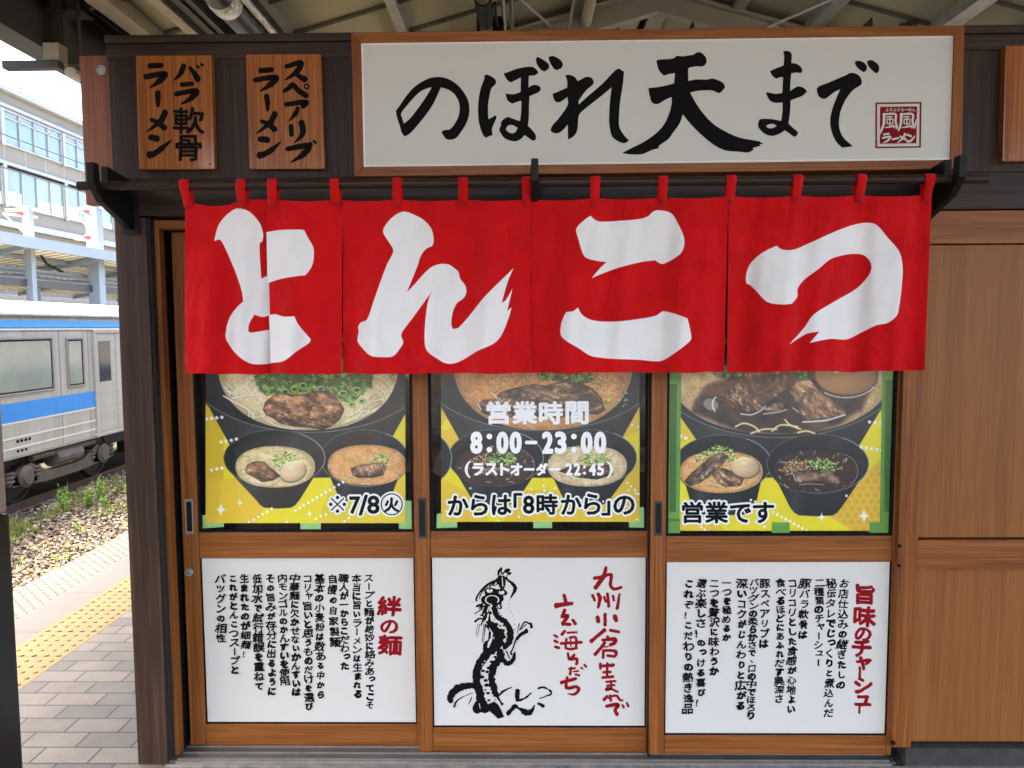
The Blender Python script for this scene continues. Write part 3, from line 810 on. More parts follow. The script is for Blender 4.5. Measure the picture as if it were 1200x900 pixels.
for yy in np.arange(CY0, CY1, 0.62): mb.tube([(x,yy,z),(x,yy+.02,z),(x,yy+.13,z),(x,yy+.15,z)], [.087,.095,.094,.087], 16)
mb.tube([(x-.11,CY0,z+.03),(x-.11,CY1,z+.03)], .028, 10); mb.tube([(x+.115,CY0,z+.02),(x+.115,CY1,z+.02)], .025, 10)
mb.build('foil_band', M_foil, fp, smooth=True)
x, z = xz_ray(566, .22)
bp = thing('lagged_pipe', 'pipe in brown tape and black lagging above the left half of the big sign', 'pipe', (x,0,z))
MB().tube([(x,CY0,z),(x,CY1,z)], .055, 12).build('pipe', plain('brown_pipe_tape', lin((112,92,66)), .7, var=.3, vscale=20), bp, smooth=True)
mb = MB()
for yy in np.arange(CY0, CY1, .9): mb.tube([(x,yy,z),(x,yy+.45,z)], .064, 12); mb.tube([(x+.085,yy+.1,z+.0),(x+.085,yy+.8,z+.01)], .014, 6); mb.box(x-.08,x+.14,yy+.6,yy+.64,z-.07,z+.1)
mb.build('lagging', M_rubber, bp)
run(589, .2, .016, 'conduit', 'thin grey conduit beside the black lagged pipe above the big sign', 'conduit', M_galv)
run(599, .2, .018, 'conduit', 'thin dark conduit just right of the thin grey one above the big sign', 'conduit', M_darksteel)
run(692, .2, .05, 'pipe', 'pale mottled pipe under the roof left of the ridge', 'pipe', M_mottle, 14)
run(672, .25, .012, 'conduit', 'thin conduit hugging the channel left of the mottled pipe', 'conduit', M_galv, 6)
a = atY(606, -6, 3.2); b = atY(655, 40, 4.6)
tag(MB().tube([a-(b-a)*1.0, b+(b-a)*1.2], .012, 6).build('tie_rod', M_galv), 'slender tie rod slanting under the roof over the middle of the sign', 'rod')
a = atY(980, -4, 3.0); b = atY(895, 34, 4.2)
tag(MB().tube([a-(b-a)*.6, b+(b-a)*1.2], .012, 6).build('tie_rod', M_galv), 'slender tie rod slanting under the roof over the right part of the sign', 'rod')

# strip lamp under the left eave (not lit)
lx, lz = -2.72, 3.02
p = atX(60, 62, lx); ly = float(p[1]); lz = float(p[2])
lamp = thing('strip_lamp', 'unlit strip lamp and grey junction box under the left roof edge', 'lamp', (lx, ly, lz))
MB().box(lx-.05, lx+.045, ly, ly+.09, lz-.045, lz+.06).build('junction_box', M_beam, lamp, bevel=.006)
MB().box(lx-.28, lx+.05, ly-.02, ly+.04, lz-.09, lz-.045).build('arm', M_greysteel, lamp, bevel=.003)
mb = MB(); mb.box(lx-.09, lx+.09, ly+.14, ly+2.6, lz-.02, lz+.03); mb.build('housing', M_greysteel, lamp, bevel=.004)
MB().tube([(lx,ly+.18,lz-.05),(lx,ly+2.55,lz-.05)], .035, 12).build('tube', M_whitepanel, lamp, smooth=True)
for yy in (ly+.3, ly+2.3): MB().tube([(lx,yy,lz+.03),(lx,yy,3.66)], .012, 6).build('hanger', M_greysteel, lamp)

# canopy column at the left edge of the picture
colm = thing('roof_column', 'steel roof column painted beige above and black below at the left edge', 'column', (-1.56, -.72, 0))
cz = PZ(600, -.6, 12); cxr = -1.407
MB().box(cxr-.26, cxr, -.84, -.6, 0, cz).build('lower_shaft', plain('black_column_paint', lin((22,21,21)), .35, var=.15), colm, bevel=.012)
MB().box(cxr-.257, cxr-.003, -.837, -.603, cz+.001, ceil_z(-1.6)+.05).build('upper_shaft', plain('beige_column_paint', lin((150,134,120)), .5, var=.05), colm, bevel=.012)
mb = MB(); zt = PZ(446, -.6, 8); mb.box(cxr-.004, cxr-.0015, -.7, -.62, zt-.012, zt+.012); mb.build('sticker', M_blackink, colm)

# ================================================================== THE RAMEN SHOP
XL, XR = PX(163, 0, 897), 4.6
ZT = PZ(41, 0, 400)
shop = thing('ramen_shop', 'wooden ramen stall with dark walnut upper wall and brown sliding doors', 'shop', (0.6, 1.5, 0))
ZB = PZ(209, 0, 300)                                                     # bottom of the vertical boarding
mb = MB(); mb.box(XL, XR, 0.0, .06, ZB, ZT); 
mb.build('upper_wall', M_drk_v, shop)
mb = MB(); mb.box(XL-.004, XR, -.012, .0, ZT-.022, ZT+.004); mb.box(XL-.002, XR, -.006, 0, ZT-.075, ZT-.026); mb.build('top_trim', M_drk_h, shop, bevel=.002)
ZH = PZ(256, 0, 180); ZH2 = PZ(247, 0, 1140)
mb = MB(); mb.box(XL, XR, -.01, .06, ZH2+.004, ZB-.003); mb.build('header_beam', M_drk_h, shop, bevel=.003)
XPR = PX(198, 0, 897)
mb = MB(); mb.box(XL, XPR, -.006, .12, 0.0, ZH2+.001); mb.build('corner_post', M_post, shop, bevel=.003)
mb = MB(); mb.box(XL-.115, XL-.002, .03, .07, PZ(240,.03,115), PZ(65,.03,115)); fb = mb.build('fascia_board', M_fas, shop, bevel=.002)
p = atY(119, 82, .028); mb = MB(); mb.lathe([(.017,0),(.017,-.004),(.013,-.005),(.012,-.002),(.002,-.002)], (p[0], .03, p[2]), 'y', 24); mb.build('cable_cap', M_galv, fb, smooth=True)
# door surround left of the doors
xa, xb = PX(176, .03, 300), PX(190, .03, 600)
DF = .035
x0 = PX(203, DF, 700)-.045; x1 = PX(203, DF, 700)
mb = MB(); mb.box(XPR+.006, x1, DF, DF+.04, 0.0, PZ(258, DF, 200)); mb.build('door_jamb', M_tan_v, shop, bevel=.002)
mb = MB(); mb.box(XPR, XPR+.008, .004, .1, 0, ZH); mb.build('shadow_gap', M_dark, shop)
mb = MB(); mb.box(x1, 1.40, DF+.002, DF+.038, PZ(268.5, DF, 200), PZ(258, DF, 200)); mb.build('door_head', M_tan_h, shop, bevel=.002)
mb = MB(); mb.box(XPR, 1.40, .075, .2, PZ(268.5, DF, 200)+.002, ZH2); mb.build('head_track', M_dark, shop)
mb = MB(); mb.box(x1-.03, x1+.06, .14, .2, 0.01, PZ(268.5,DF,200)); mb.box(x1-.004, x1+.0, .078, .14, 0.01, PZ(268.5,DF,200)); mb.build('door_pocket', M_rubber, shop)
# body of the shop behind
mb = MB(); mb.box(XL, XL+.06, .125, 3.4, 0, ZT-.05); mb.box(XL, XR, 3.4, 3.46, 0, ZT-.05); mb.build('side_wall', M_drk_v, shop)
MB().box(XL, XR, .0605, 3.46, ZT-.04, ZT-.005).build('roof', M_dark, shop)
MB().box(XL+.061, XR-.061, .1, 3.399, PZ(262,0,600)+.25, PZ(262,0,600)+.28).build('inner_ceiling', M_dark, shop)
MB().box(XL+.061, XR-.061, .21, 3.399, .004, .012).build('floor', M_dark, shop)

# ---- sliding doors
def door(name_label, Yd, xs, ys, rail_y, gy, has_left=True, right_edge=None):
    """xs: stile outer/inner left, inner/outer right (px at y=640); ys: bottom px; rail_y: rail top, bottom; gy: panel bottom"""
    X0, X1, X2, X3 = [PX(x, Yd) for x in xs]
    cx = (xs[1]+xs[2])/2
    Zb = PZ(ys, Yd, cx); Zr1 = PZ(rail_y[0], Yd, cx); Zr0 = PZ(rail_y[1], Yd, cx); Zp = PZ(gy, Yd, cx); Ztop = PZ(272, Yd, 210)
    T = .032
    mb = MB()
    mb.box(X0, X1, Yd, Yd+T, Zb, Ztop, 0)
    mb.box(X2, X3, Yd, Yd+T, Zb, Ztop, 0)
    mb.box(X1+.0012, X2-.0012, Yd+.0012, Yd+T-.001, Zr0, Zr1, 1); mb.box(X1+.0012, X2-.0012, Yd+.0012, Yd+T-.001, Zb, Zp, 1)
    mb.box(X1+.0012, X2-.0012, Yd+.0012, Yd+T-.001, Ztop-.07, Ztop, 1)
    d = mb.build('sliding_door', [M_tan_v, M_tan_h], shop, bevel=.0018)
    if name_label: d['label'] = name_label
    g = .009
    mb = MB(); ya, yb = Yd+.006, Yd+T-.004
    mb.box(X1, X1+g, ya, yb, Zr1, Ztop-.07); mb.box(X2-g, X2, ya, yb, Zr1, Ztop-.07); mb.box(X1+g, X2-g, ya, yb, Zr1, Zr1+g*.8)
    mb.box(X1, X1+.005, ya, yb, Zp, Zr0); mb.box(X2-.005, X2, ya, yb, Zp, Zr0); mb.box(X1+.005, X2-.005, ya, yb, Zp, Zp+.005)
    mb.build('gasket', M_rubber, d)
    MB().box(X1+g, X2-g, Yd+.012, Yd+.017, Zr1+g*.8, Ztop-.07).build('glass_pane', M_glass, d)
    return d, (X0,X1,X2,X3), (Zb,Zp,Zr0,Zr1,Ztop)
YL, YM, YR = .10, .06, .02
dL, xL, zL = door('left door with a lock under its handle', YL, (214.5,233,485.5,503), 881, (624,654.5), 849)
dM, xM, zM = door(None, YM, (487.3,504,759,777), 886.4, (622.8,653.8), 853.3)
dR, xR, zR = door(None, YR, (762.3,780.3,1046.5,1052), 884.5, (628.5,659), 862.3)
def pull(d, Yd, x0, x1, y0, y1, rim):
    X0, X1 = PX(x0, Yd, 610), PX(x1, Yd, 610); Z1, Z0 = PZ(y0, Yd, x0), PZ(y1, Yd, x0)
    mb = MB(); t = .0045
    mb.box(X0, X1, Yd-.004, Yd+.001, Z0, Z0+t*2); mb.box(X0, X1, Yd-.004, Yd+.001, Z1-t*2, Z1)
    mb.box(X0, X0+t, Yd-.004, Yd+.001, Z0+t*2, Z1-t*2); mb.box(X1-t, X1, Yd-.004, Yd+.001, Z0+t*2, Z1-t*2)
    mb.build('pull_handle', rim, d, bevel=.001)
    mb = MB(); mb.box(X0+t, X1-t, Yd-.0012, Yd+.001, Z0+t*2, Z1-t*2)
    xc = (X0+X1)/2
    for z in (Z0+.018, Z1-.018): mb.lathe([(.0035,-.0012),(.0035,-.003),(.001,-.003)], (xc, Yd, z), 'y', 10)
    mb.build('handle_recess', M_blackpaint, d)
pull(dL, YL, 217.5, 226.8, 585, 625.5, M_steel); pull(dM, YM, 490.3, 499.6, 583, 630.5, M_darksteel); pull(dR, YR, 767, 775.7, 587, 627.5, M_darksteel)
p = atY(221.8, 670.3, YL)
MB().lathe([(.0155,0),(.0155,-.006),(.0125,-.009),(.0105,-.009),(.010,-.006),(.009,-.006),(.0085,-.011),(.003,-.0115),(.002,-.009)], (p[0], YL, p[2]), 'y', 24).build('lock', M_galv, dL, smooth=True)
MB().box(p[0]-.0012, p[0]+.0012, YL-.0125, YL-.0112, p[2]-.004, p[2]+.004).build('keyhole', M_rubber, dL)
# black strip painting the shaded gap between the middle and right doors
MB().box(PX(759.4, YM), PX(762, YM), .03, YM+.03, zM[0], zM[4]).build('door_gap_shade', M_rubber, shop)

# ---- fixed panel bay on the right
YP = -.008
xa, xb, xc = PX(1052.4, YP), PX(1075.5, YP), PX(1076, 0)
zb0 = PZ(876, YP, 1062)
mb = MB(); mb.box(xa, xb, YP, .06, zb0, ZH2); jp = mb.build('panel_post', M_tan_v, shop, bevel=.0025)
for py in (639.5, 662.5):
    p = atY(1052.2, py, YP); MB().lathe([(.0045,0),(.0065,-.003),(.0065,-.001)], (xa+.004, YP, p[2]), 'y', 14).build('black_stud', M_rubber, jp)
p = atY(1046.5, 875, YP); MB().lathe([(.008,0),(.008,-.008),(.002,-.009)], (xa+.002, YP-.001, zb0+.02), 'y', 12).build('door_stop', M_rubber, jp)
ZA1, ZA0 = PZ(285.5, 0, 1140), PZ(632, 0, 1140); ZC, ZD = PZ(668, 0, 1140), PZ(870, 0, 1140)
mb = MB(); mb.box(xb+.002, XR, -.004, .05, ZA1, ZH2); mb.build('panel_head', M_tan_h, shop, bevel=.002)
mb = MB(); mb.box(xb+.002, XR, .006, .05, ZA0+.005, ZA1-.004); mb.build('upper_panel', M_pan_v, shop, bevel=.0015)
mb = MB(); mb.box(xb+.002, XR, -.004, .05, ZC, ZA0-.002); mb.build('panel_rail', M_tan_h, shop, bevel=.002)
mb = MB(); mb.box(xb+.002, XR, .006, .05, ZD, ZC-.0015); mb.build('lower_panel', M_pan_v, shop, bevel=.0015)
mb = MB(); mb.box(xb+.002, XR, .03, .055, ZD-.02, ZA1); mb.build('panel_backing', M_rubber, shop)
mb = MB(); mb.box(xb-.02, XR, -.012, .1, 0, ZD-.016); mb.build('plinth', plain('cement_plinth', lin((58,52,45)), .85, var=.3, vscale=14, bump=.5), shop)
# ---- threshold with aluminium tracks
mb = MB(); mb.box(XPR, xa+.02, .0, .20, 0, .012); mb.build('threshold', plain('grey_threshold', lin((92,90,84)), .6, .3, var=.2, vscale=12), shop)
mb = MB()
for y in (.004, .046, .088, .13): mb.box(XPR+.03, xa, y, y+.006, .012, .0165)
mb.box(XPR+.03, xa, -.012, -.002, 0.001, .0135)
mb.build('door_track', M_alu, shop)
MB().box(XPR, XR, -.03, -.0125, .0005, .006).build('mortar_joint', plain('pale_mortar', lin((120,116,108)), .9, var=.35, vscale=22, bump=.6), shop)

# ================================================================== SIGNS ON THE UPPER WALL
def zc(off, k, P): return [(off[0]+x/k, off[1]+y/k) for x, y in P]
# ---- glyphs needed from the built-in font
L_TXT = [("スープと麺が絶妙に絡みあってこそ",868,782,7),("本当に旨いラーメンは生まれる",808,730,7),("職人が一からこだわった",748,595,5),("自慢の自家製麺",692,485,15),
 ("基本の小麦粉は数ある中から",630,735,8),("コリャ旨いと思うものだけを選び",572,790,10),("中華麺に欠かせないかんすいは",512,720,8),("内モンゴルのかんすいを使用",455,668,10),
 ("その旨みが存分に出るように",397,718,8),("低加水で試行錯誤を重ねて",333,695,10),("生まれたのが細麺!",270,540,12),("これがとんこつスープと",215,615,13),("バツグンの相性",155,465,6)]
R_TXT = [("お店仕込みの継ぎたしの",858,660,-18),("秘伝タレでじっくりと煮込んだ",800,788,-14),("二種類のチャーシュー",745,555,-6),("豚バラ軟骨は",680,430,-14),("コリコリとした食感が心地よい",622,770,-6),
 ("食べるほどにあふれだす奥深さ",568,720,-10),("豚スペアリブは",495,470,-6),("バツグンの柔らかさで、口の中でほろり",445,795,-16),("深いコクがじんわりと広がる",390,755,-6),("一つを極めるか",320,440,0),
 ("二つを贅沢に味わうか",262,595,0),("選ぶ楽しさ!のっける喜び!",203,740,-2),("これぞ!こだわりの熱き逸品",147,770,-6)]
need = set()
BO = 0.058
for t, *_ in L_TXT+R_TXT:
    for ch in t: need.add((ch, BO))
for ch in "絆の麺旨味のチャーシュー": need.add((ch, 0.03)); need.add((ch, 0.045))
for ch in "営業時間からは「8時から」のです営業火7/8": need.add((ch, 0.022))
for ch in "営業時間8:00-23:00(ラストオーダー22:45)": need.add((ch, 0.03)); 
for ch in "軟骨": need.add((ch, 0.026))
for ch in "風ラーメンふうらめん": need.add((ch, 0.02))
load_glyphs(need)

# ---- the big framed sign
YS = -.085
o4 = [(411.3,38),(1130.7,29.3),(1127,197.8),(415.3,206.8)]; i4 = [(423,50),(1118.5,41.2),(1114,187.3),(426,195.6)]
O = planeY(o4, YS); I = planeY(i4, YS)
sign = thing('shop_sign', 'long white sign in a brown wood frame with black brush writing and a red seal', 'sign', tuple((O.min(0)+O.max(0))/2*np.array([1,0,0])+np.array([0,-.04,O[:,2].min()])))
mbh = MB(); mbv = MB(); th = np.array([0,.083,0])
fr = MB()
fr.qbox([O[0],O[1],I[1],I[0]], th, 1); fr.qbox([I[3],I[2],O[2],O[3]], th, 1); fr.qbox([O[1],O[2],I[2],I[1]], th, 0); fr.qbox([I[0],I[3],O[3],O[0]], th, 0)
fr.build('frame', [M_tan_v, M_tan_h], sign, bevel=.0022)
MB().qbox(planeY(i4, YS+.010), (0,.06,0)).build('board', M_signwhite, sign)
ii = [(425.2,52.5),(1116,43.8),(1111.7,184.8),(428.2,193.2)]
A = planeY(i4, YS+.004); B = planeY(ii, YS+.0095); mb = MB()
for a in range(4): mb.qbox([A[a],A[(a+1)%4],B[(a+1)%4],B[a]], (0,.003,0))
mb.build('edge_lip', M_whitetrim, sign)
KA, KC, KD = (450,60), (720,50), (880,50)
SIGN_LOOPS = []
def SL(off, k, *loops): SIGN_LOOPS.append([zc(off, k, L) for L in loops])
SL((450,60),7.5,[(107,520),(130,490),(190,400),(260,320),(330,270),(400,237),(475,226),(540,235),(600,262),(660,310),(710,375),(742,440),(751,510),(745,570),(720,640),(670,720),(630,765),(580,778),(545,770),(520,735),(503,710),(525,695),(560,690),(580,685),(620,640),(655,570),(665,500),(655,440),(620,380),(570,340),(500,318),(440,450),(390,530),(320,620),(270,680),(220,730),(180,750),(155,715),(140,660),(120,600),(108,550)],
 [(420,318),(385,325),(320,355),(270,400),(200,480),(150,548),(160,590),(175,635),(230,590),(300,500),(370,400)])
SL((450,60),7.5,[(880,215),(905,205),(950,225),(980,250),(985,275),(975,295),(945,325),(930,380),(915,470),(915,560),(920,598),(960,575),(985,562),(990,580),(970,630),(950,680),(955,740),(930,745),(895,762),(870,735),(840,650),(828,560),(828,480),(835,400),(850,330),(870,270),(882,240)])
SL((580,60),7.5,[(75,195),(110,185),(190,155),(290,137),(330,138),(365,160),(382,190),(350,212),(298,215),(295,320),(325,300),(360,296),(395,310),(404,335),(385,360),(340,380),(305,395),(300,480),(298,590),(290,655),(330,695),(360,740),(358,780),(335,787),(300,765),(260,738),(230,770),(190,790),(140,788),(85,765),(50,720),(38,685),(52,655),(55,620),(80,595),(115,578),(150,590),(220,615),(230,540),(232,440),(225,435),(150,462),(110,430),(92,370),(120,375),(160,378),(215,362),(226,355),(228,230),(190,250),(140,275),(110,255),(90,225)],
 [(95,683),(115,655),(150,648),(200,675),(180,710),(150,722),(110,705)])
SL((580,60),7.5,[(362,60),(380,50),(440,85),(475,120),(475,150),(440,178),(415,170),(385,140),(362,95)])
SL((580,60),7.5,[(470,50),(510,42),(570,72),(597,110),(590,145),(545,168),(515,150),(480,90)])
SL((580,60),7.5,[(618,210),(650,207),(700,225),(728,262),(770,240),(805,225),(845,232),(868,265),(860,295),(810,335),(760,400),(735,440),(738,468),(800,410),(950,280),(1060,165),(1090,152),(1135,180),(1125,290),(1100,450),(1090,600),(1095,670),(1130,730),(1170,778),(1185,775),(1160,800),(1130,808),(1080,790),(1030,750),(1010,680),(1003,600),(1010,450),(1025,318),(970,365),(870,445),(800,500),(740,560),(730,640),(722,700),(700,740),(650,775),(642,770),(640,645),(600,690),(570,715),(525,722),(490,700),(500,660),(560,590),(640,470),(637,402),(600,430),(560,450),(525,435),(505,375),(540,362),(600,335),(635,320),(635,260)])
SL((720,50),6.667,[(328,140),(350,132),(420,128),(465,120),(485,103),(530,106),(590,98),(620,92),(640,78),(670,75),(700,95),(720,130),(715,165),(688,186),(640,185),(585,195),(577,210),(578,298),(640,287),(720,288),(770,280),(810,293),(850,315),(866,348),(835,385),(815,396),(770,375),(720,372),(640,378),(592,390),(630,460),(700,560),(780,640),(870,695),(980,742),(1130,770),(1140,776),(1165,790),(1135,795),(1140,805),(1080,825),(1090,835),(1045,858),(980,852),(870,842),(780,800),(680,720),(600,640),(535,562),(510,630),(450,715),(420,755),(350,805),(345,825),(290,840),(215,872),(120,872),(60,862),(130,825),(230,775),(310,720),(380,650),(425,560),(448,470),(446,425),(400,445),(350,475),(320,480),(292,465),(275,410),(265,355),(330,348),(400,335),(466,318),(474,238),(430,245),(385,258),(350,220),(335,175)])
SL((880,50),6.925,[(262,70),(295,66),(325,82),(332,105),(328,165),(365,170),(400,190),(420,225),(405,247),(370,243),(328,248),(320,330),(318,392),(350,370),(385,354),(430,368),(456,397),(420,430),(370,450),(322,468),(318,560),(305,655),(340,690),(383,725),(375,750),(350,765),(310,735),(275,712),(230,740),(170,757),(115,740),(75,705),(57,670),(68,625),(90,618),(170,620),(245,635),(255,570),(258,485),(200,488),(160,475),(135,440),(122,402),(150,405),(200,415),(255,408),(262,280),(240,280),(205,292),(175,270),(153,230),(200,210),(265,185),(270,110)],
 [(122,678),(140,665),(180,660),(210,675),(180,692),(145,693)])
SL((880,50),6.925,[(535,375),(550,355),(620,328),(720,285),(780,260),(800,247),(835,247),(875,265),(897,300),(900,335),(875,355),(840,375),(790,430),(750,500),(722,580),(715,660),(725,720),(755,775),(828,840),(780,848),(740,852),(690,800),(655,720),(643,640),(655,560),(685,470),(725,378),(680,400),(620,445),(595,456),(555,440),(540,410)])
SL((880,50),6.925,[(843,155),(865,146),(910,158),(940,190),(938,225),(915,240),(885,220),(850,185)])
SL((880,50),6.925,[(942,150),(975,140),(1020,165),(1042,200),(1035,240),(1015,250),(985,225),(950,185)])
ink = Ink(YS+.0094)
for loops in SIGN_LOOPS:
    V, Fc = fill_loops([smooth_loop(L, 4, 50) for L in loops]); ink.put(V, Fc)
ink.build('brush_lettering', M_blackink, sign)
# red seal
def band(ink, c4a, c4b):
    P = list(c4a)+list(c4b); ink.put(np.array(P, float), [(i,(i+1)%4,4+(i+1)%4,4+i) for i in range(4)])
S = lambda P: zc((1015,110), 12.86, P)
ink = Ink(YS+.0092)
band(ink, S([(140,130),(835,122),(825,810),(140,820)]), S([(165,155),(808,147),(800,788),(166,796)]))
ink.put(np.array(S([(212,195),(768,188),(758,745),(206,752)])), [(0,1,2,3)])
ink.build('seal', M_sealred, sign)
ink = Ink(YS+.0086)
def kaze(x, y, s, tailL, tailR):
    b = lambda P, w: ink.brush(S([(x+px*s, y+py*s) for px, py in P]), [q*s/12.86 for q in w], 0.02)
    b([(10,0),(8,120),(-10,220),tailL], [46,44,40,22]); b([(10,10),(200,5),(205,120),(230,240),tailR], [30,34,40,36,22])
    b([(50,55),(150,45)], [20,20]); b([(60,95),(160,90)], [20,20]); b([(60,95),(60,170)], [18,18]); b([(160,90),(158,170)], [18,18]); b([(60,170),(160,168)], [18,18])
    b([(110,60),(108,215)], [20,20]); b([(30,235),(110,225),(190,205)], [18,24,22]); b([(150,190),(190,240)], [20,22])
kaze(262, 300, .88, (-110,430), (215,235)); kaze(520, 300, .88, (-40,290), (275,100))
for i, ch in enumerate("ふうふうらーめん"):
    ink.em(ch, *S([(318+i*57, 237)])[0], 60/12.86, 62/12.86, 0.02) if ch != 'ー' else ink.brush(S([(318+i*57-20,240),(318+i*57+20,235)]), [1,1])
b = lambda P, w: ink.brush(S(P), [q/12.86 for q in w], 0.03)
b([(265,612),(345,600)],[28,28]); b([(250,665),(365,645),(330,700),(265,735)],[30,30,30,16]); b([(395,685),(490,665)],[30,30]); b([(590,600),(550,670),(475,735)],[34,32,14]); b([(510,640),(600,690)],[26,34]); b([(620,615),(680,640)],[30,30]); b([(620,715),(670,710),(735,635)],[40,34,16])
ink.build('seal_lettering', M_signwhite, sign)

# ---- menu boards
def plaque(q, label, tilt=0):
    P = planeY(q, -.03)
    t = thing('menu_board', label, 'menu board', (float(P[:,0].mean()), -.015, float(P[:,2].min())), 'wooden menu boards on the dark wall')
    MB().qbox(P, (0,.029,0)).build('board', M_plq, t, bevel=.003)
    mb = MB(); c = P.mean(0)
    for a in range(4):
        p = P[a]+(c-P[a])*np.array([.14,0,.09]); mb.lathe([(.0042,0),(.0038,-.002),(.0015,-.0032)], (p[0],-.03,p[2]), 'y', 12)
    mb.build('screw', plain('brass_screw', lin((150,96,52)), .35, .7), t, smooth=True)
    return t
t1 = plaque([(159,65),(247.2,64.5),(251.4,198.2),(163,198.5)], 'leftmost varnished menu board with black writing that includes two dense characters')
ink = Ink(-.0306); o, k = (155,60), 6.21
def st(P, w, seed=0, jit=.05): ink.brush(zc(o, k, P), [x/k for x in w], jit, seed)
def ra(dx, dy, s=1): st([(125+dx,107+dy),(215+dx,103+dy)],[44*s,38*s],1); st([(92+dx,187+dy),(235+dx,165+dy),(200+dx,215+dy),(128+dx,265+dy)],[40*s,42*s,46*s,10*s],2)
ra(0,0); st([(186,298),(188,350),(186,402)],[44,40,22],3); st([(240,440),(205,510),(105,585)],[46,44,8],4); st([(135,498),(185,520),(238,562)],[28,40,44],5)
st([(128,625),(185,638)],[40,50],6); st([(122,755),(160,745),(215,705),(288,645)],[56,44,40,6],7)
st([(375,102),(350,165),(302,212)],[40,38,8],8); st([(418,118),(450,160),(478,208)],[24,38,50],9); st([(468,105),(485,118)],[16,22],10); st([(498,92),(514,104)],[16,22],11)
st([(357,243),(440,236)],[36,34],12); st([(316,312),(465,288),(430,340),(355,385)],[36,40,44,10],13)
ink.em('軟', *zc(o,k,[(410,505)])[0], 238/k, 205/k, .026, 0, .01, 3); ink.em('骨', *zc(o,k,[(408,702)])[0], 215/k, 205/k, .026, 0, .01, 4)
ink.build('brush_lettering', M_blackink, t1)
t2 = plaque([(288,63.5),(376,63),(380.2,197.7),(292,198.2)], 'varnished menu board with loose black brush writing just left of the big sign')
ink = Ink(-.0306); o = (285,60)
st([(122,142),(212,135)],[42,38],1); st([(82,210),(236,190),(200,240),(122,292)],[36,42,46,8],2); st([(170,322),(178,375),(178,430)],[42,38,22],3); st([(232,452),(195,520),(95,600)],[46,44,6],4); st([(130,508),(185,532),(232,572)],[26,40,44],5)
st([(118,640),(180,645)],[40,50],6); st([(115,758),(155,748),(210,715),(275,658)],[54,44,40,6],7)
st([(312,112),(420,84),(388,150),(304,210)],[34,42,44,8],8); st([(372,160),(412,185),(452,208)],[26,38,48],9)
st([(294,292),(330,270),(362,244),(400,285),(462,325)],[26,36,38,38,44],10); ink.ring(*zc(o,k,[(462,257)])[0], 10/k, 22/k)
st([(308,388),(455,370),(432,405)],[34,42,36],11); st([(398,412),(380,455),(332,510)],[30,38,6],12); st([(348,540),(352,612)],[36,34],13); st([(424,515),(432,600),(372,668)],[46,42,6],14)
st([(318,712),(475,688),(435,752),(345,810)],[36,44,46,6],15); st([(484,664),(500,680)],[16,22],16); st([(510,652),(528,668)],[16,22],17)
ink.build('brush_lettering', M_blackink, t2)
t3 = plaque([(1178.7,53.3),(1268,52.3),(1262,188),(1174.8,189.2)], 'plain faced varnished board cut off by the right edge of the picture')

# ================================================================== CURTAIN ROD AND ITS BRACKETS
YRD = -.19
ra_, rb_ = atY(92, 218, YRD), atY(1157, 209.6, YRD)
rodt = thing('curtain_rod', 'dark round wooden rod carrying the red shop curtain', 'rod', tuple((ra_+rb_)/2))
MB().tube([ra_+(rb_-ra_)*t for t in np.linspace(0,1,12)], .0142, 18).build('rod', M_rod, rodt, smooth=True)
def rodz(x): return float(ra_[2]+(rb_[2]-ra_[2])*(x-ra_[0])/(rb_[0]-ra_[0]))
def bracket(px0, px1, label):
    x0, x1 = PX(px0, -.25, 205), PX(px1, -.25, 205); z = rodz((x0+x1)/2)
    P = [(-.25,.062),(-.25,-.004),(-.20,-.052),(-.03,-.115),(-.006,-.115),(-.006,.05),(-.05,.052),(-.165,.066),(-.168,-.0165),(-.212,-.0165),(-.216,.062)]
    mb = MB(); mb.prism([(a, z+b) for a, b in P], 'x', x0, x1)
    b = thing('rod_bracket', label, 'bracket', ((x0+x1)/2, -.006, z-.12), 'black brackets holding the curtain rod')
    mb.build('arm', M_blackpaint, b, bevel=.002)
    MB().box(x0-.018, x1+.018, -.0125 if z > 0 else 0, -.0065, z-.13, z+.06).build('wall_plate', M_blackpaint, b, bevel=.001)
bracket(101, 109.5, 'black hooked bracket at the left end of the curtain rod'); bracket(1124, 1133, 'black hooked bracket at the right end of the curtain rod'); bracket(622.5, 631, 'black bracket on the curtain rod below the middle of the big sign')

# ================================================================== THE RED SHOP CURTAIN
NY = -.188
def ctop(x): return np.interp(x, [217,313,620,855,1092], [235,233.5,233,229.5,227.5])
def cbot(x): return np.interp(x, [217,400,852,1085], [438,438,436,434.5])
LOOPS = [219.5,284,320.5,394,466,543,617,697,776,855.5,933,1007,1086]
def sag(x, first=False):
    L = [l for l in LOOPS]
    for a, b in zip(L[:-1], L[1:]):
        if a <= x <= b and b-a > 40:
            t = (x-a)/(b-a); return (9.0 if b < 300 else 3.0)*4*t*(1-t)*.8
    return 0.0
FLAPS = [(217.0,318.0,217.0,327.0,.020),(313.0,401.0,318.0,400.3,.0),(401.3,621.8,402.2,621.8,.002),(622.2,853.5,622.2,848.3,.0),(854.0,1092.0,852.0,1083.5,.003)]
def wave(x, v, fl):
    """depth of the cloth: soft folds that open towards the hem"""
    a = .25+.75*v
    w = .022*np.sin(x*.045+fl*1.7)*a + .013*np.sin(x*.097+fl*2.6+v*1.1)*a + .006*np.sin(x*.19+v*2.2+fl)*a
    w = w + .0022*np.sin(v*9+x*.05+fl) + .003*np.sin((x*.03-v*5)*2.0+fl*3)*(1-v)
    w = w + .0012*np.sin(x*.33+v*14)*np.sin(v*7+fl)
    return w
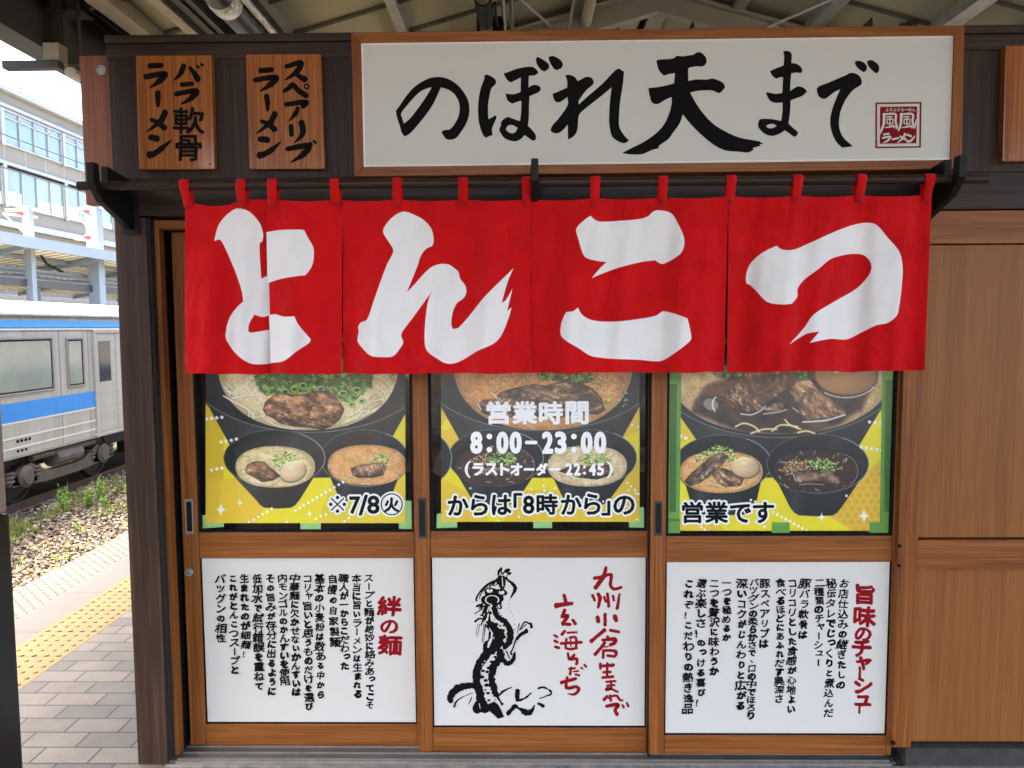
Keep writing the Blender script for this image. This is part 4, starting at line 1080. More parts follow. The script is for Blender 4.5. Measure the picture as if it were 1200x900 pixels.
def cloth_pt(P, fl, front=0.0):
    x0t, x1t, x0b, x1b, dy = FLAPS[fl]
    P = np.asarray(P, float)
    v = (P[:,1]-ctop(P[:,0]))/(cbot(P[:,0])-ctop(P[:,0])); v = np.clip(v, 0, 1.05)
    y = NY + dy + wave(P[:,0], v, fl) - front
    return planeY(P, y)
noren = thing('shop_curtain', 'red cloth shop curtain with large white writing hanging from the dark rod', 'curtain', (float(PX(650,NY,330)), NY, float(PZ(437,NY))))
for fl, (xt0, xt1, xb0, xb1, dy) in enumerate(FLAPS):
    nu = max(8, int((xt1-xt0)/2.5)); nv = 70
    P = []
    for j in range(nv+1):
        v = j/nv
        for i in range(nu+1):
            u = i/nu; x = (xt0+(xt1-xt0)*u)*(1-v) + (xb0+(xb1-xb0)*u)*v
            y = ctop(x)*(1-v)+cbot(x)*v + sag(x)*(1-v)**3 + (.7*math.sin(x*.05+fl*2)+.5*math.sin(x*.13+fl))*v**6
            P.append((x, y))
    V = cloth_pt(P, fl)
    V2 = V + np.array([0,.0009,0])
    n = (nu+1)*(nv+1)
    Fc = [(j*(nu+1)+i, j*(nu+1)+i+1, (j+1)*(nu+1)+i+1, (j+1)*(nu+1)+i) for j in range(nv) for i in range(nu)]
    mb = MB(); mb.add(V, Fc)
    ob = mb.build('cloth_panel', M_cloth, noren, smooth=False, fix=False)
    ob.data.polygons.foreach_set('use_smooth', [True]*len(ob.data.polygons))
    md = ob.modifiers.new('thickness', 'SOLIDIFY'); md.thickness = .0012; md.offset = 0
    # hems and seam stitching: a raised double edge
    mb = MB()
    def strip(pts, wpx, vert=True):
        pts = np.array(pts); off = np.array([wpx,0]) if vert else np.array([0,wpx])
        A = cloth_pt(pts, fl, .0012); B = cloth_pt(pts+off, fl, .0012)
        m = len(pts); mb.add(np.vstack([A,B]), [(i,i+1,m+i+1,m+i) for i in range(m-1)])
    vs = np.linspace(.01, .995, 40)
    eL = [((xt0*(1-v)+xb0*v), ctop(xt0)*(1-v)+cbot(xb0)*v) for v in vs]; eR = [((xt1*(1-v)+xb1*v)-4, ctop(xt1)*(1-v)+cbot(xb1)*v) for v in vs]
    strip(eL, 4); strip(eR, 4)
    us = np.linspace(0,1,max(12,nu//2)); strip([(xb0+4+(xb1-xb0-8)*u, cbot(xb0+(xb1-xb0)*u)-6.5) for u in us], 6.2, False)
    h = mb.build('hem', M_cloth, ob, fix=False); h.data.polygons.foreach_set('use_smooth', [True]*len(h.data.polygons))
# loops over the rod
for i, lx_ in enumerate(LOOPS):
    fl = 0 if lx_ < 300 else 1 if lx_ < 400 else 2 if lx_ < 620 else 3 if lx_ < 850 else 4
    if i in (3,): fl = 1
    w = 5.2; lean = {0:3, 3:1.5, 12:-2.5}.get(i, rnd.uniform(-.8,.8))
    X = PX(lx_-lean*.5, YRD, 220); z = rodz(X); hw = .0155
    base = cloth_pt([(lx_-w+lean*.5, ctop(lx_)+8+sag(lx_)),(lx_+w+lean*.5, ctop(lx_)+8)], fl, .0018)
    mb = MB(); V = []
    prof = [(-.0175, -.002)]+[(.0178*math.cos(a), .0178*math.sin(a)) for a in np.linspace(pi, 0, 9)]+[(.0172,-.012)]
    cx0, cx1 = X-hw, X+hw
    cols = []
    b0, b1 = base
    cols.append((b0, b1))
    mid = lambda p, q, t: p*(1-t)+q*t
    top0 = np.array([cx0, YRD-.0176, z]); top1 = np.array([cx1, YRD-.0176, z])
    for t in (.3,.6,.85): cols.append((mid(b0,top0,t)+np.array([.001*math.sin(i+t*4),-.001,0]), mid(b1,top1,t)+np.array([-.001,-.001,0])))
    for a, b in prof[1:]: cols.append((np.array([cx0, YRD+a, z+b]), np.array([cx1, YRD+a, z+b])))
    e0, e1 = b0+np.array([0.0008,.004,-.002]), b1+np.array([0.0008,.004,-.002])
    for t in (.4,.8,1): cols.append((mid(cols[-1][0], e0, t), mid(cols[-1][1], e1, t)))
    for p, q in cols: V += [p, (p+q)/2+np.array([0,-.0006,0]), q]
    Fc = [(r*3+c, r*3+c+1, (r+1)*3+c+1, (r+1)*3+c) for r in range(len(cols)-1) for c in range(2)]
    mb.add(V, Fc)
    ob = mb.build('hanging_loop', M_cloth, noren, fix=False); ob.data.polygons.foreach_set('use_smooth', [True]*len(ob.data.polygons))
    md = ob.modifiers.new('thickness', 'SOLIDIFY'); md.thickness = .0012; md.offset = 0
    mb = MB()                                                         # stitched cross where the loop is sewn on
    a = (lx_-w*.8+lean*.5, ctop(lx_)+2.5); c = (lx_+w*.8+lean*.5, ctop(lx_)+11)
    for (p, q) in (((a[0],a[1]),(c[0],c[1])),((c[0],a[1]),(a[0],c[1])),((a[0],a[1]),(c[0],a[1])),((a[0],c[1]),(c[0],c[1])),((a[0],a[1]),(a[0],c[1])),((c[0],a[1]),(c[0],c[1]))):
        mb.tube(cloth_pt([p, ((p[0]+q[0])/2,(p[1]+q[1])/2), q], fl, .0028), .0005, 4)
    mb.build('stitching', plain('dark_red_thread', lin((150,10,14)), .8), ob, fix=False)
# white writing printed on the cloth
R5 = lambda P: zc((200,200), 2.6087, P)
R6 = lambda P: zc((600,200), 2.3077, P)
CL = [(0, R5([(133,215),(140,185),(150,160),(175,132),(205,115),(240,125),(272,160),(283,195),(280,215),(272,222),(272,250),(277,330),(303,318),(311,437),(285,447),(262,442),(256,440),(240,468),(237,490),(245,495),(280,490),(314,485),(328,586),(280,592),(240,588),(200,560),(172,520),(168,500),(180,450),(205,415),(222,400),(218,370),(200,315),(175,255),(155,215),(147,210)])),
 (1, R5([(293,188),(330,182),(395,180),(408,182),(420,205),(436,235),(437,270),(430,295),(412,320),(390,322),(340,330),(296,344)])),
 (1, R5([(301,441),(320,439),(345,446),(378,445),(390,470),(428,515),(425,525),(385,552),(345,582),(305,588)])),
 (2, R5([(710,125),(745,135),(775,152),(798,180),(804,215),(800,230),(780,240),(765,260),(755,290),(722,372),(745,348),(790,300),(820,286),(850,287),(870,300),(880,310),(885,330),(900,350),(904,370),(895,390),(875,405),(862,435),(858,470),(863,484),(880,480),(920,435),(960,385),(1000,345),(1048,298),(1030,340),(1012,405),(1025,395),(1045,360),(1038,390),(1028,430),(1042,418),(1035,445),(1010,505),(985,530),(940,550),(880,585),(845,590),(815,575),(785,552),(777,530),(777,480),(783,420),(790,390),(800,368),(780,395),(740,450),(710,490),(705,505),(711,525),(700,545),(680,567),(650,570),(610,565),(580,535),(571,520),(575,490),(573,480),(580,465),(600,455),(620,400),(660,290),(680,250),(678,235),(665,215),(650,190),(652,175),(675,145)])),
 (3, R6([(173,162),(178,150),(200,130),(212,122),(225,133),(240,138),(300,135),(350,130),(370,122),(380,112),(395,107),(430,115),(450,145),(465,180),(465,205),(455,225),(410,252),(395,248),(388,242),(350,247),(290,262),(240,280),(215,291),(240,262),(256,247),(230,244),(200,235),(190,220),(178,180)])),
 (3, R6([(131,440),(133,415),(140,395),(147,382),(165,380),(178,370),(190,390),(220,405),(280,408),(350,400),(390,392),(400,385),(410,380),(450,390),(475,400),(485,450),(480,462),(430,500),(400,515),(350,512),(220,503),(180,480),(140,455)])),
 (4, R6([(634,305),(632,290),(640,260),(655,240),(680,220),(715,203),(730,213),(760,214),(800,198),(880,162),(930,145),(970,141),(990,150),(1015,180),(1045,215),(1055,245),(1056,290),(1045,380),(1038,395),(1015,412),(985,418),(950,435),(910,455),(895,457),(860,455),(805,466),(832,435),(800,440),(780,450),(750,470),(790,425),(815,390),(870,355),(930,320),(960,290),(972,265),(968,245),(950,228),(920,225),(890,230),(860,240),(830,265),(790,295),(772,320),(772,340),(757,360),(730,362),(690,355),(665,330),(645,310)]))]
panels = [c for c in noren.children if c.name.startswith('cloth_panel')]
for fl, L in CL:
    V, Fc = fill_loops([smooth_loop(L, 4, 48)])
    bm = bmesh.new(); vs = [bm.verts.new((p[0], p[1], 0)) for p in V]
    for f in Fc:
        try: bm.faces.new([vs[i] for i in f])
        except ValueError: pass
    bmesh.ops.remove_doubles(bm, verts=bm.verts, dist=.001)
    lo, hi = V.min(0), V.max(0)
    for x in np.arange(math.floor(lo[0]), hi[0], 3.0): bmesh.ops.bisect_plane(bm, geom=bm.verts[:]+bm.edges[:]+bm.faces[:], plane_co=(x,0,0), plane_no=(1,0,0))
    for y in np.arange(math.floor(lo[1]), hi[1], 6.0): bmesh.ops.bisect_plane(bm, geom=bm.verts[:]+bm.edges[:]+bm.faces[:], plane_co=(0,y,0), plane_no=(0,1,0))
    bm.verts.ensure_lookup_table(); bm.verts.index_update()
    Q = np.array([v.co[:2] for v in bm.verts]); Fq = [tuple(v.index for v in f.verts) for f in bm.faces]; bm.free()
    mb = MB(); mb.add(cloth_pt(Q, fl, .0016), Fq)
    ob = mb.build('printed_lettering', M_cloth_w, panels[fl], fix=False); ob.data.polygons.foreach_set('use_smooth', [True]*len(ob.data.polygons))

# ---- black cut-out tips standing on the shop roof behind the sign
M_tipedge = M_blackpaint
def roof_tip(label, pts, base):
    P = [(float(atY(x,y,.12)[0]), float(atY(x,y,.12)[2])) for x, y in pts]
    mb = MB(); mb.prism(P, 'y', .112, .124)
    c = np.mean(P, 0); mb.box(c[0]-.006, c[0]+.006, .126, .136, ZT-.01, c[1])
    tag(mb.build('roof_ornament', M_blackpaint), label, 'ornament', 'black cut-outs standing on the shop roof')
roof_tip('small black pointed tip above the middle of the sign', [(806,40),(808,32),(811.5,24.5),(813,30),(812.5,40)], 0)
roof_tip('larger black pointed tip above the right part of the sign', [(1010,44),(1012,29),(1020,21.5),(1021.5,22),(1021.5,44)], 0)
roof_tip('black rounded cut-out low above the right end of the sign', [(1053,42),(1054,28.5),(1057,26.8),(1062,28),(1064,42)], 0)
roof_tip('black leaf shaped cut-out above the right end of the sign', [(1070,42),(1063,26),(1064,24),(1067,23),(1068.5,25.5),(1070.5,27),(1072,24),(1075.5,22),(1076,24),(1074,28),(1073,42)], 0)

# ================================================================== INSIDE THE SHOP
M_ply = plain('pale_plywood', lin((206,164,112)), 0.5, var=0.1, vscale=12)
M_slat = wood('brown_counter_slat', lin((70,50,32)), lin((98,72,46)), lin((124,94,62)), axis='z')
ctr = thing('counter', 'brown slatted counter standing inside the shop behind the middle door', 'counter', (.3,1.1,.012))
mb = MB(); 
for x in np.arange(-.55, 2.6, .105): mb.box(x, x+.1, 1.1, 1.13, .012, .86)
mb.build('slat_front', M_slat, ctr, bevel=.002)
MB().box(-.6, 2.65, 1.05, 1.6, .862, .895).build('counter_top', M_ply, ctr, bevel=.004)
MB().box(-.53, 2.6, 1.135, 1.5, .012, .86).build('carcass', M_dark, ctr)
ch = thing('plywood_chair', 'plywood chair back glimpsed at the left edge of the middle door', 'chair', (PX(515,.55,540), .62, .012))
xx = PX(509,.55,540); mb = MB()
zt, zb = PZ(526,.55), PZ(556,.55)
mb.prism([(xx-.005,zb+.045),(xx+.03,zt+.004),(xx+.05,zt+.012),(xx+.36,zt+.012),(xx+.4,zb+.05),(xx+.38,zb),(xx+.03,zb-.006),(xx,zb+.004)], 'y', .545, .56); mb.build('backrest', M_ply, ch, bevel=.004)
mb = MB(); mb.box(xx+.01, xx+.38, .57, .95, .45, .47); mb.build('seat', M_ply, ch, bevel=.006)
for lx2 in (xx+.03, xx+.35):
    MB().tube([(lx2,.575,.012),(lx2,.575,zt-.01)], .012, 8).build('leg', M_darksteel, ch); MB().tube([(lx2,.93,.012),(lx2,.93,.45)], .012, 8).build('leg', M_darksteel, ch)
x = PX(757.5,.75,460); mb = MB()
zt, zb = PZ(436,.75), PZ(483,.75); n = 9; V = []
for j in range(n+1):
    t = j/n; wd = .012+.055*t; zz = zt+(zb-zt)*t+.02*0
    for i in range(9):
        u = i/8-.5; V.append((x+.03+u*2*wd, .75+.018*math.sin(i*1.9+j*.5), zz+.006*math.sin(i*2.2)*t))
mb.add(V, [(j*9+i, j*9+i+1, (j+1)*9+i+1, (j+1)*9+i) for j in range(n) for i in range(8)])
mb.tube([(x+.03,.75,zt),(x+.03,.75,zt+.4)], .004, 6)
tag(mb.build('hanging_apron', plain('pale_grey_cloth', lin((196,200,196)), .9, var=.08), smooth=True), 'pale grey cloth hanging inside at the right edge of the middle door', 'cloth')
mb = MB(); x0 = PX(752,1.2,520); mb.box(x0, x0+.2, 1.12, 1.35, .897, PZ(533,1.2)); 
tag(mb.build('cardboard_box', plain('brown_card', lin((168,138,96)), .85, var=.1), bevel=.003), 'small brown card box on the counter at the right edge of the middle door', 'box')
# a member of staff standing inside, seen between the door stile and the poster
def staff():
    Yp = 2.0
    x = PX(527, Yp, 470); t = thing('person', 'person in a white short sleeved shirt and dark trousers standing inside behind the middle door', 'person', (x, Yp, .012))
    J = {'pel':(0,0,.93),'wst':(0,0,1.06),'chs':(0,-.01,1.28),'nk':(0,0,1.46),'hd0':(0,-.02,1.54),'hd':(0,-.03,1.62),'hd1':(0,-.02,1.70),
         'shL':(-.19,0,1.40),'elL':(-.27,.02,1.13),'wrL':(-.20,-.22,1.10),'hnL':(-.16,-.30,1.11),
         'shR':(.19,0,1.40),'elR':(.26,.0,1.12),'wrR':(.16,-.22,1.08),'hnR':(.12,-.30,1.09),
         'hpL':(-.09,0,.88),'knL':(-.1,-.01,.49),'anL':(-.1,.02,.1),'toL':(-.1,-.14,.04),'hpR':(.09,0,.88),'knR':(.1,-.01,.49),'anR':(.1,.02,.1),'toR':(.1,-.14,.04)}
    Rr = {'pel':.15,'wst':.14,'chs':.165,'nk':.06,'hd0':.075,'hd':.10,'hd1':.075,'shL':.075,'elL':.05,'wrL':.034,'hnL':.036,'shR':.075,'elR':.05,'wrR':.034,'hnR':.036,'hpL':.095,'knL':.065,'anL':.045,'toL':.035,'hpR':.095,'knR':.065,'anR':.045,'toR':.035}
    E = [('pel','wst'),('wst','chs'),('chs','nk'),('nk','hd0'),('hd0','hd'),('hd','hd1'),('chs','shL'),('shL','elL'),('elL','wrL'),('wrL','hnL'),('chs','shR'),('shR','elR'),('elR','wrR'),('wrR','hnR'),('pel','hpL'),('hpL','knL'),('knL','anL'),('anL','toL'),('pel','hpR'),('hpR','knR'),('knR','anR'),('anR','toR')]
    def skin(name, keys, grow, mat, parent, extra=()):
        k = list(keys); me = bpy.data.meshes.new(name)
        V = [J[a] for a in k]; Ed = [(k.index(a), k.index(b)) for a, b in E if a in k and b in k]
        RR = [Rr[a] for a in k]
        for (root, pts, rs) in extra:
            prev = k.index(root)
            for p, r_ in zip(pts, rs): V.append(p); RR.append(r_); Ed.append((prev, len(V)-1)); prev = len(V)-1
        me.from_pydata(V, Ed, []); o = bpy.data.objects.new(name, me); COL.objects.link(o); o.parent = parent; LOC[o.name] = LOC[t.name]
        md = o.modifiers.new('skin', 'SKIN'); o.modifiers.new('sub', 'SUBSURF').levels = 2; o.modifiers['sub'].render_levels = 2
        for i, d in enumerate(me.skin_vertices[0].data): d.radius = (RR[i]+grow, RR[i]*(.8 if i < len(k) and k[i] in ('pel','wst','chs') else 1)+grow); d.use_root = (i == 0)
        me.materials.append(mat); me.polygons.foreach_set('use_smooth', [True]*len(me.polygons)); md.use_smooth_shade = True
        return o
    fing = []
    for sd, h in ((-1,'hnL'),(1,'hnR')):
        hx, hy, hz = J[h]
        for q in range(4):
            L = (.062,.072,.068,.052)[q]; ox = (q-1.5)*.019
            fing.append((h, [(hx+ox,hy-.035,hz-.004),(hx+ox*1.1,hy-.035-L*.5,hz-.012),(hx+ox*1.1,hy-.035-L*.9,hz-.035)], (.0095,.0088,.0078)))
        fing.append((h, [(hx-sd*.035,hy-.0,hz-.004),(hx-sd*.05,hy-.035,hz-.012)], (.011,.0095)))
    M_skin = plain('skin', lin((204,156,124)), .55, var=.05)
    body = skin('body', J.keys(), 0, M_skin, t, fing)
    skin('shirt', ('chs','wst','nk','shL','shR','pel','elL','elR'), .014, plain('white_shirt', lin((232,232,230)), .85, var=.03), t)
    for o in list(t.children):
        if o.name.startswith('shirt'):
            me = o.data
            k = ('chs','wst','nk','shL','shR','pel','elL','elR')
            me.vertices[k.index('nk')].co.z = 1.40; me.vertices[k.index('elL')].co = (-.25,.015,1.20); me.vertices[k.index('elR')].co = (.24,0,1.2); me.vertices[k.index('pel')].co.z = .95
    skin('trousers', ('pel','hpL','knL','anL','hpR','knR','anR'), .012, plain('dark_trousers', lin((30,30,34)), .85, var=.1), t)
    hm = MB(); hm.lathe([(.02,.135),(.07,.12),(.105,.07),(.112,.02),(.108,-.02),(.1,-.03)], (x, Yp+.005, .012+1.63), 'z', 20); hm.build('hair', plain('black_hair', lin((22,20,20)), .6, var=.2), t, smooth=True)
    fm = MB(); 
    for sx in (-.036,.036): fm.lathe([(.011,.0),(.009,-.005),(.003,-.007)], (x+sx, Yp-.128, .012+1.625), 'y', 10)
    fm.tube([(x-.025,Yp-.118,.012+1.56),(x,Yp-.124,.012+1.557),(x+.025,Yp-.118,.012+1.56)], .004, 6)
    fm.build('face_detail', plain('dark_brown_features', lin((70,40,36)), .5), t)
    nm = MB(); nm.tube([(x,Yp-.122,.012+1.635),(x,Yp-.145,.012+1.598),(x,Yp-.13,.012+1.588)], [.007,.013,.009], 8); nm.build('nose', M_skin, t, smooth=True)
staff()

# ================================================================== PRINTED PANELS IN THE LOWER HALF OF THE DOORS
def panel(Yd, X, Z, label):
    y = Yd+.0075
    t = thing('printed_panel', label, 'sign', ((X[1]+X[2])/2, y, Z[1]), 'white printed panels in the doors')
    MB().box(X[1]+.0055, X[2]-.0055, y, y+.01, Z[1]+.0055, Z[2]-.0005).build('board', M_whitepanel, t, bevel=.0012)
    return t, y
def column(ink, txt, x, y0, y1, slant, size, off, k, o, gap=None, seed=0):
    n = len(txt); p = (y1-y0)/n
    r = random.Random(seed)
    for i, ch in enumerate(txt):
        cy = y0+p*(i+.5); cx = x+slant*(i/n)+r.uniform(-2,2)
        P = zc(o, k, [(cx, cy)])[0]
        s = size*(r.uniform(.90,1.16))
        sm = .84 if ch in 'のにがとをはるこいってしりらかすょゃっまれたうよどでじふざび' else 1.0
        rot = (-pi/2 if ch == 'ー' else 0)+r.uniform(-.09,.09)
        dx, dy = (2.2, -2.2) if ch in 'ゃょっュャ、' else (0,0)
        w, h = s*sm, s*.96*sm
        h = min(h, p/k*1.06)
        if ch == 'ー': ink.em(ch, P[0], P[1], w*.85, h*.85, off, -pi/2, .012, seed+i)
        else: ink.em(ch, P[0]+dx, P[1]+dy, w*r.uniform(.95,1.12), h, off*(1.35 if sm < 1 else .62), rot, .016, seed+i, r.uniform(-.12,.2))
pL, yL = panel(YL, xL, zL, 'white left door panel with small black writing and a short three character red heading')
ink = Ink(yL-.0004, .000004)
for i, (t, x, yb, sl) in enumerate(L_TXT): column(ink, t, x, 133, yb, sl, 11.3, BO, 4.089, (220,640), seed=100+i)
ink.build('lettering', M_blackink, pL)
ink = Ink(yL-.0004)
for ch, x, y, s in (("絆",966,288,29),("の",966,384,24),("麺",970,474,29)): ink.em(ch, *zc((220,640),4.089,[(x,y)])[0], s, s*.82, .045, -.04, .014, y)
ink.build('heading', M_redink, pL)
pR, yR = panel(YR, xR, zR, 'white right door panel with small black writing and a long red heading')
ink = Ink(yR-.0004, .000004)
for i, (t, x, yb, sl) in enumerate(R_TXT): column(ink, t, x, 148, yb, sl, 11.7, BO, 3.914, (770,640), seed=300+i)
ink.build('lettering', M_blackink, pR)
ink = Ink(yR-.0004)
for ch, x, y, s in (("旨",952,222,27),("味",950,322,28),("の",945,402,22),("チ",940,468,26),("ャ",948,528,24),("ー",930,578,17),("シ",945,637,25),("ュ",945,698,25),("ー",928,745,15)):
    ink.em(ch, *zc((770,640),3.914,[(x,y)])[0], s, s*.9, .05, (-pi/2 if ch == 'ー' else -.05), .014, y)
ink.build('heading', M_redink, pR)
pM, yM = panel(YM, xM, zM, 'white panel of the middle door with an ink dragon and red brush writing')
ink = Ink(yM-.0004)
A = (640,655); Bo = (640,750); K = 8.571
def rb(o, P, w, seed=[0]):
    seed[0] += 1; ink.brush(zc(o, K, P), [x/K for x in (w if isinstance(w, list) else [w])], .08, seed[0])
for P, w in [([(602,82),(575,180),(495,292)],[30,46,50]),([(480,195),(560,180),(645,155),(655,180),(646,262),(685,303),(758,283)],[34,36,32,34,34,34,30]),
 ([(465,362),(490,420)],[32,28]),([(520,350),(540,395),(522,492)],[38,42,24]),([(582,378),(600,432)],[26,26]),([(615,345),(630,480)],[30,34]),([(670,368),(680,420)],[28,26]),([(738,350),(712,500)],[22,38]),
 ([(516,580),(524,632)],[42,46]),([(592,550),(592,668)],[34,36]),([(688,572),(705,622)],[48,44]),([(590,712),(520,770),(450,830)],[44,34,44]),([(642,715),(735,735)],[34,30]),
 ([(615,775),(625,800)],[28,30]),([(562,815),(690,805),(682,845),(640,865)],[30,40,42,34]),([(590,838),(560,880),(490,962)],[34,34,38]),([(570,885),(625,880)],[14,16])]: rb(A, P, w)
for P, w in [([(575,110),(572,182)],[30,30]),([(572,105),(692,112),(690,162),(612,155)],[28,34,32,26]),([(545,235),(545,290)],[30,28]),([(555,262),(680,252)],[32,38]),([(615,230),(612,372)],[26,28]),([(570,325),(650,320)],[24,28]),([(562,378),(675,368)],[28,30]),
 ([(600,420),(700,412)],[22,24]),([(610,460),(690,452)],[22,22]),([(650,408),(652,488),(600,502),(625,480),(722,522)],[24,24,22,20,26]),([(580,602),(612,560)],[36,24]),([(640,555),(650,612)],[28,28]),([(620,582),(700,558),(738,600),(770,608)],[24,28,26,22]),
 ([(605,666),(722,648),(695,700),(715,752)],[36,38,38,38]),([(765,650),(780,680)],[22,26]),([(810,630),(825,668)],[24,28])]: rb(Bo, P, w)
for P, w in [([(180,360),(197,428)],[36,40]),([(95,470),(265,445)],[56,34]),([(188,510),(160,585)],[36,38]),([(165,582),(218,572),(162,652)],[34,36,36]),([(164,655),(245,658)],[36,34]),([(265,610),(295,655)],[30,36]),([(78,765),(112,785)],[24,30]),([(80,820),(115,836)],[26,30]),
 ([(190,722),(157,760)],[28,36]),([(212,742),(310,736)],[22,22]),([(145,850),(358,836)],[30,30]),([(205,800),(195,880)],[26,26]),([(232,792),(298,792),(300,895)],[22,26,28]),([(244,800),(250,880)],[15,15])]: rb(A, P, w)
for P, w in [([(88,68),(132,80)],[28,30]),([(190,78),(240,92),(310,82)],[26,28,24]),([(218,128),(235,192),(285,145)],[22,32,26]),([(282,150),(252,200)],[26,30]),([(252,198),(308,190),(305,245)],[30,30,32]),([(225,290),(292,284)],[20,24]),([(252,272),(240,350)],[22,26]),([(272,318),(325,312)],[16,20]),([(290,345),(335,356)],[20,26]),
 ([(345,275),(370,290)],[16,20]),([(380,245),(404,270)],[20,26]),([(148,428),(300,388)],[36,34]),([(212,372),(205,480),(300,470),(328,500),(285,545),(215,540)],[28,34,34,34,30,8])]: rb(Bo, P, w)
ink.build('red_lettering', M_redink, pM)
# ink dragon, brush stroke by brush stroke
ink = Ink(yM-.0004); sd = [0]
def d3(P, w, jit=.12): sd[0] += 1; ink.brush(zc((545,655), 9.0, P), [x*1.45/9.0 for x in w], jit, sd[0])
def d4(P, w, jit=.12): sd[0] += 1; ink.brush(zc((520,740), 8.185, P), [x*1.38/8.185 for x in w], jit, sd[0])
def blot(o, k, P): V, Fc = fill_loops([smooth_loop(zc(o,k,P), 3, 60)]); ink.put(V, Fc)
d3([(350,170),(358,125),(385,98),(378,135),(400,165)],[14,18,14,12,10]); d3([(400,160),(430,118),(468,115),(432,142),(482,150),(440,172)],[10,14,18,10,16,8])
d3([(375,180),(345,235),(300,275)],[22,40,20]); d3([(372,190),(372,240),(390,300)],[30,44,30]); d3([(405,185),(412,240),(402,305)],[20,26,20]); d3([(440,190),(430,210)],[14,20])
d3([(310,225),(230,270),(170,330),(125,400),(118,445)],[8,10,12,14,12]); d3([(440,215),(500,260),(530,310),(505,370),(478,415)],[14,22,30,18,6])
for q in [(470,432),(462,470),(462,515),(480,560),(500,600),(518,640),(524,690),(520,740)]: ink.ellipse(*zc((545,655),9.0,[q])[0], 4/9, 7/9, 8)
blot((545,655), 9.0, [(200,330),(240,298),(300,308),(340,320),(400,312),(448,350),(440,380),(402,388),(408,430),(385,460),(392,525),(355,532),(330,492),(318,540),(300,500),(262,472),(230,482),(190,472),(168,440),(180,400),(212,385)])
d3([(120,500),(180,478)],[16,22]); d3([(100,580),(180,525)],[6,10]); d3([(130,560),(185,515)],[5,8]); d3([(235,470),(180,600)],[26,14]); d3([(255,480),(200,640)],[22,12]); d3([(105,662),(150,630),(205,640)],[18,14,10]); d3([(205,600),(168,700)],[16,8])
d3([(300,240),(215,300),(170,360),(150,420)],[6,12,10,6],.3); d3([(330,225),(260,290)],[14,10],.2); d3([(150,520),(190,500),(240,520)],[12,16,10],.3); d3([(160,600),(215,560),(250,540)],[8,14,12],.3); d3([(190,660),(225,610),(250,560)],[10,16,12],.3); d3([(230,640),(250,600)],[18,12],.3)
for P in ([(135,690),(113,810)],[(155,690),(130,822)],[(200,690),(178,880)],[(220,690),(190,890)],[(210,700),(200,800)],[(240,690),(258,740)]): d3(P,[5,3],.3)
d3([(305,510),(338,605),(430,668),(480,770),(472,850),(445,905)],[44,38,40,42,40,40]); d3([(268,560),(252,645),(300,735),(348,825),(335,905)],[20,44,62,54,60])
d3([(215,690),(275,780),(262,850),(222,905)],[10,22,26,30]); d3([(520,905),(560,820),(620,775),(652,745)],[16,20,24,20]); d3([(575,752),(628,668),(690,690)],[8,12,14]); d3([(592,745),(645,688)],[6,8]); d3([(548,790),(572,682)],[4,8]); d3([(692,676),(702,722)],[16,22])
for x,y,a in ((330,690,18),(412,700,12),(372,705,10),(400,755,17),(415,825,15),(382,785,9),(378,860,11),(300,640,10),(360,570,7),(385,595,6)): ink.ellipse(*zc((545,655),9.0,[(x,y)])[0], a*1.35/9, a*.95/9, 10)
d4([(545,0),(515,105),(400,228),(330,340),(312,480),(345,570),(350,650)],[60,70,60,56,50,56,66]); d4([(452,0),(448,80),(402,132),(396,200)],[28,34,34,20]); d4([(640,0),(630,92),(580,160)],[44,46,30])
d4([(540,185),(545,250),(482,330),(458,430),(472,520),(500,610)],[48,52,50,46,48,40],.18); d4([(800,0),(722,48),(682,130),(650,215)],[22,20,18,26]); d4([(560,262),(610,308),(660,278),(682,200)],[32,34,30,14]); d4([(600,188),(632,260)],[10,8]); d4([(560,100),(590,160)],[20,24])
blot((520,740), 8.185, [(300,680),(340,640),(380,625),(400,660),(450,690),(480,670),(520,700),(545,740),(580,820),(520,838),(480,800),(440,765),(400,785),(350,775),(330,790),(290,775),(275,735)])
d4([(66,672),(68,615),(120,558),(200,525),(290,525),(350,590)],[38,52,56,44,36,46],.15); d4([(100,722),(132,660),(220,610),(280,590)],[16,10,6,4],.3); d4([(270,630),(238,700)],[8,5],.3)
d4([(500,655),(560,580),(652,535)],[20,14,6],.3); d4([(708,565),(706,650)],[34,30]); d4([(700,662),(770,645),(842,590)],[20,14,8],.4); d4([(905,545),(970,540),(1032,592),(915,645)],[16,10,14,5],.4)
d4([(615,792),(680,720),(718,738),(790,775),(838,765),(872,708)],[30,34,16,46,34,8],.2); d4([(905,690),(958,718)],[18,24]); d4([(520,640),(560,700)],[14,22],.3); d4([(480,560),(520,600)],[30,10],.3)
for x,y,a in ((470,205,18),(492,245,12),(460,292,15),(432,350,15),(376,378,14),(418,388,14),(366,437,18),(402,470,15),(412,515,18),(425,592,14),(432,660,12),(385,300,14),(400,560,8),(300,770,10)): ink.ellipse(*zc((520,740),8.185,[(x,y)])[0], a*1.35/8.2, a*.95/8.2, 10)
ink.build('dragon_drawing', M_blackink, pM)
ink = Ink(yM-.0016)
for x,y,a,b in ((258,334,33,23),(385,354,31,21)): ink.ellipse(*zc((545,655),9.0,[(x,y)])[0], a/9, b/9, 18)
n = 30; c = zc((545,655),9.0,[(285,432)])[0]
P = [(c[0]+r*math.cos(2*pi*i/n)*1.5, c[1]+r*math.sin(2*pi*i/n)) for r in (4.6, 5.6) for i in range(n)]; ink.put(np.array(P), [(i,(i+1)%n,n+(i+1)%n,n+i) for i in range(n) if not 2 < i < 8])
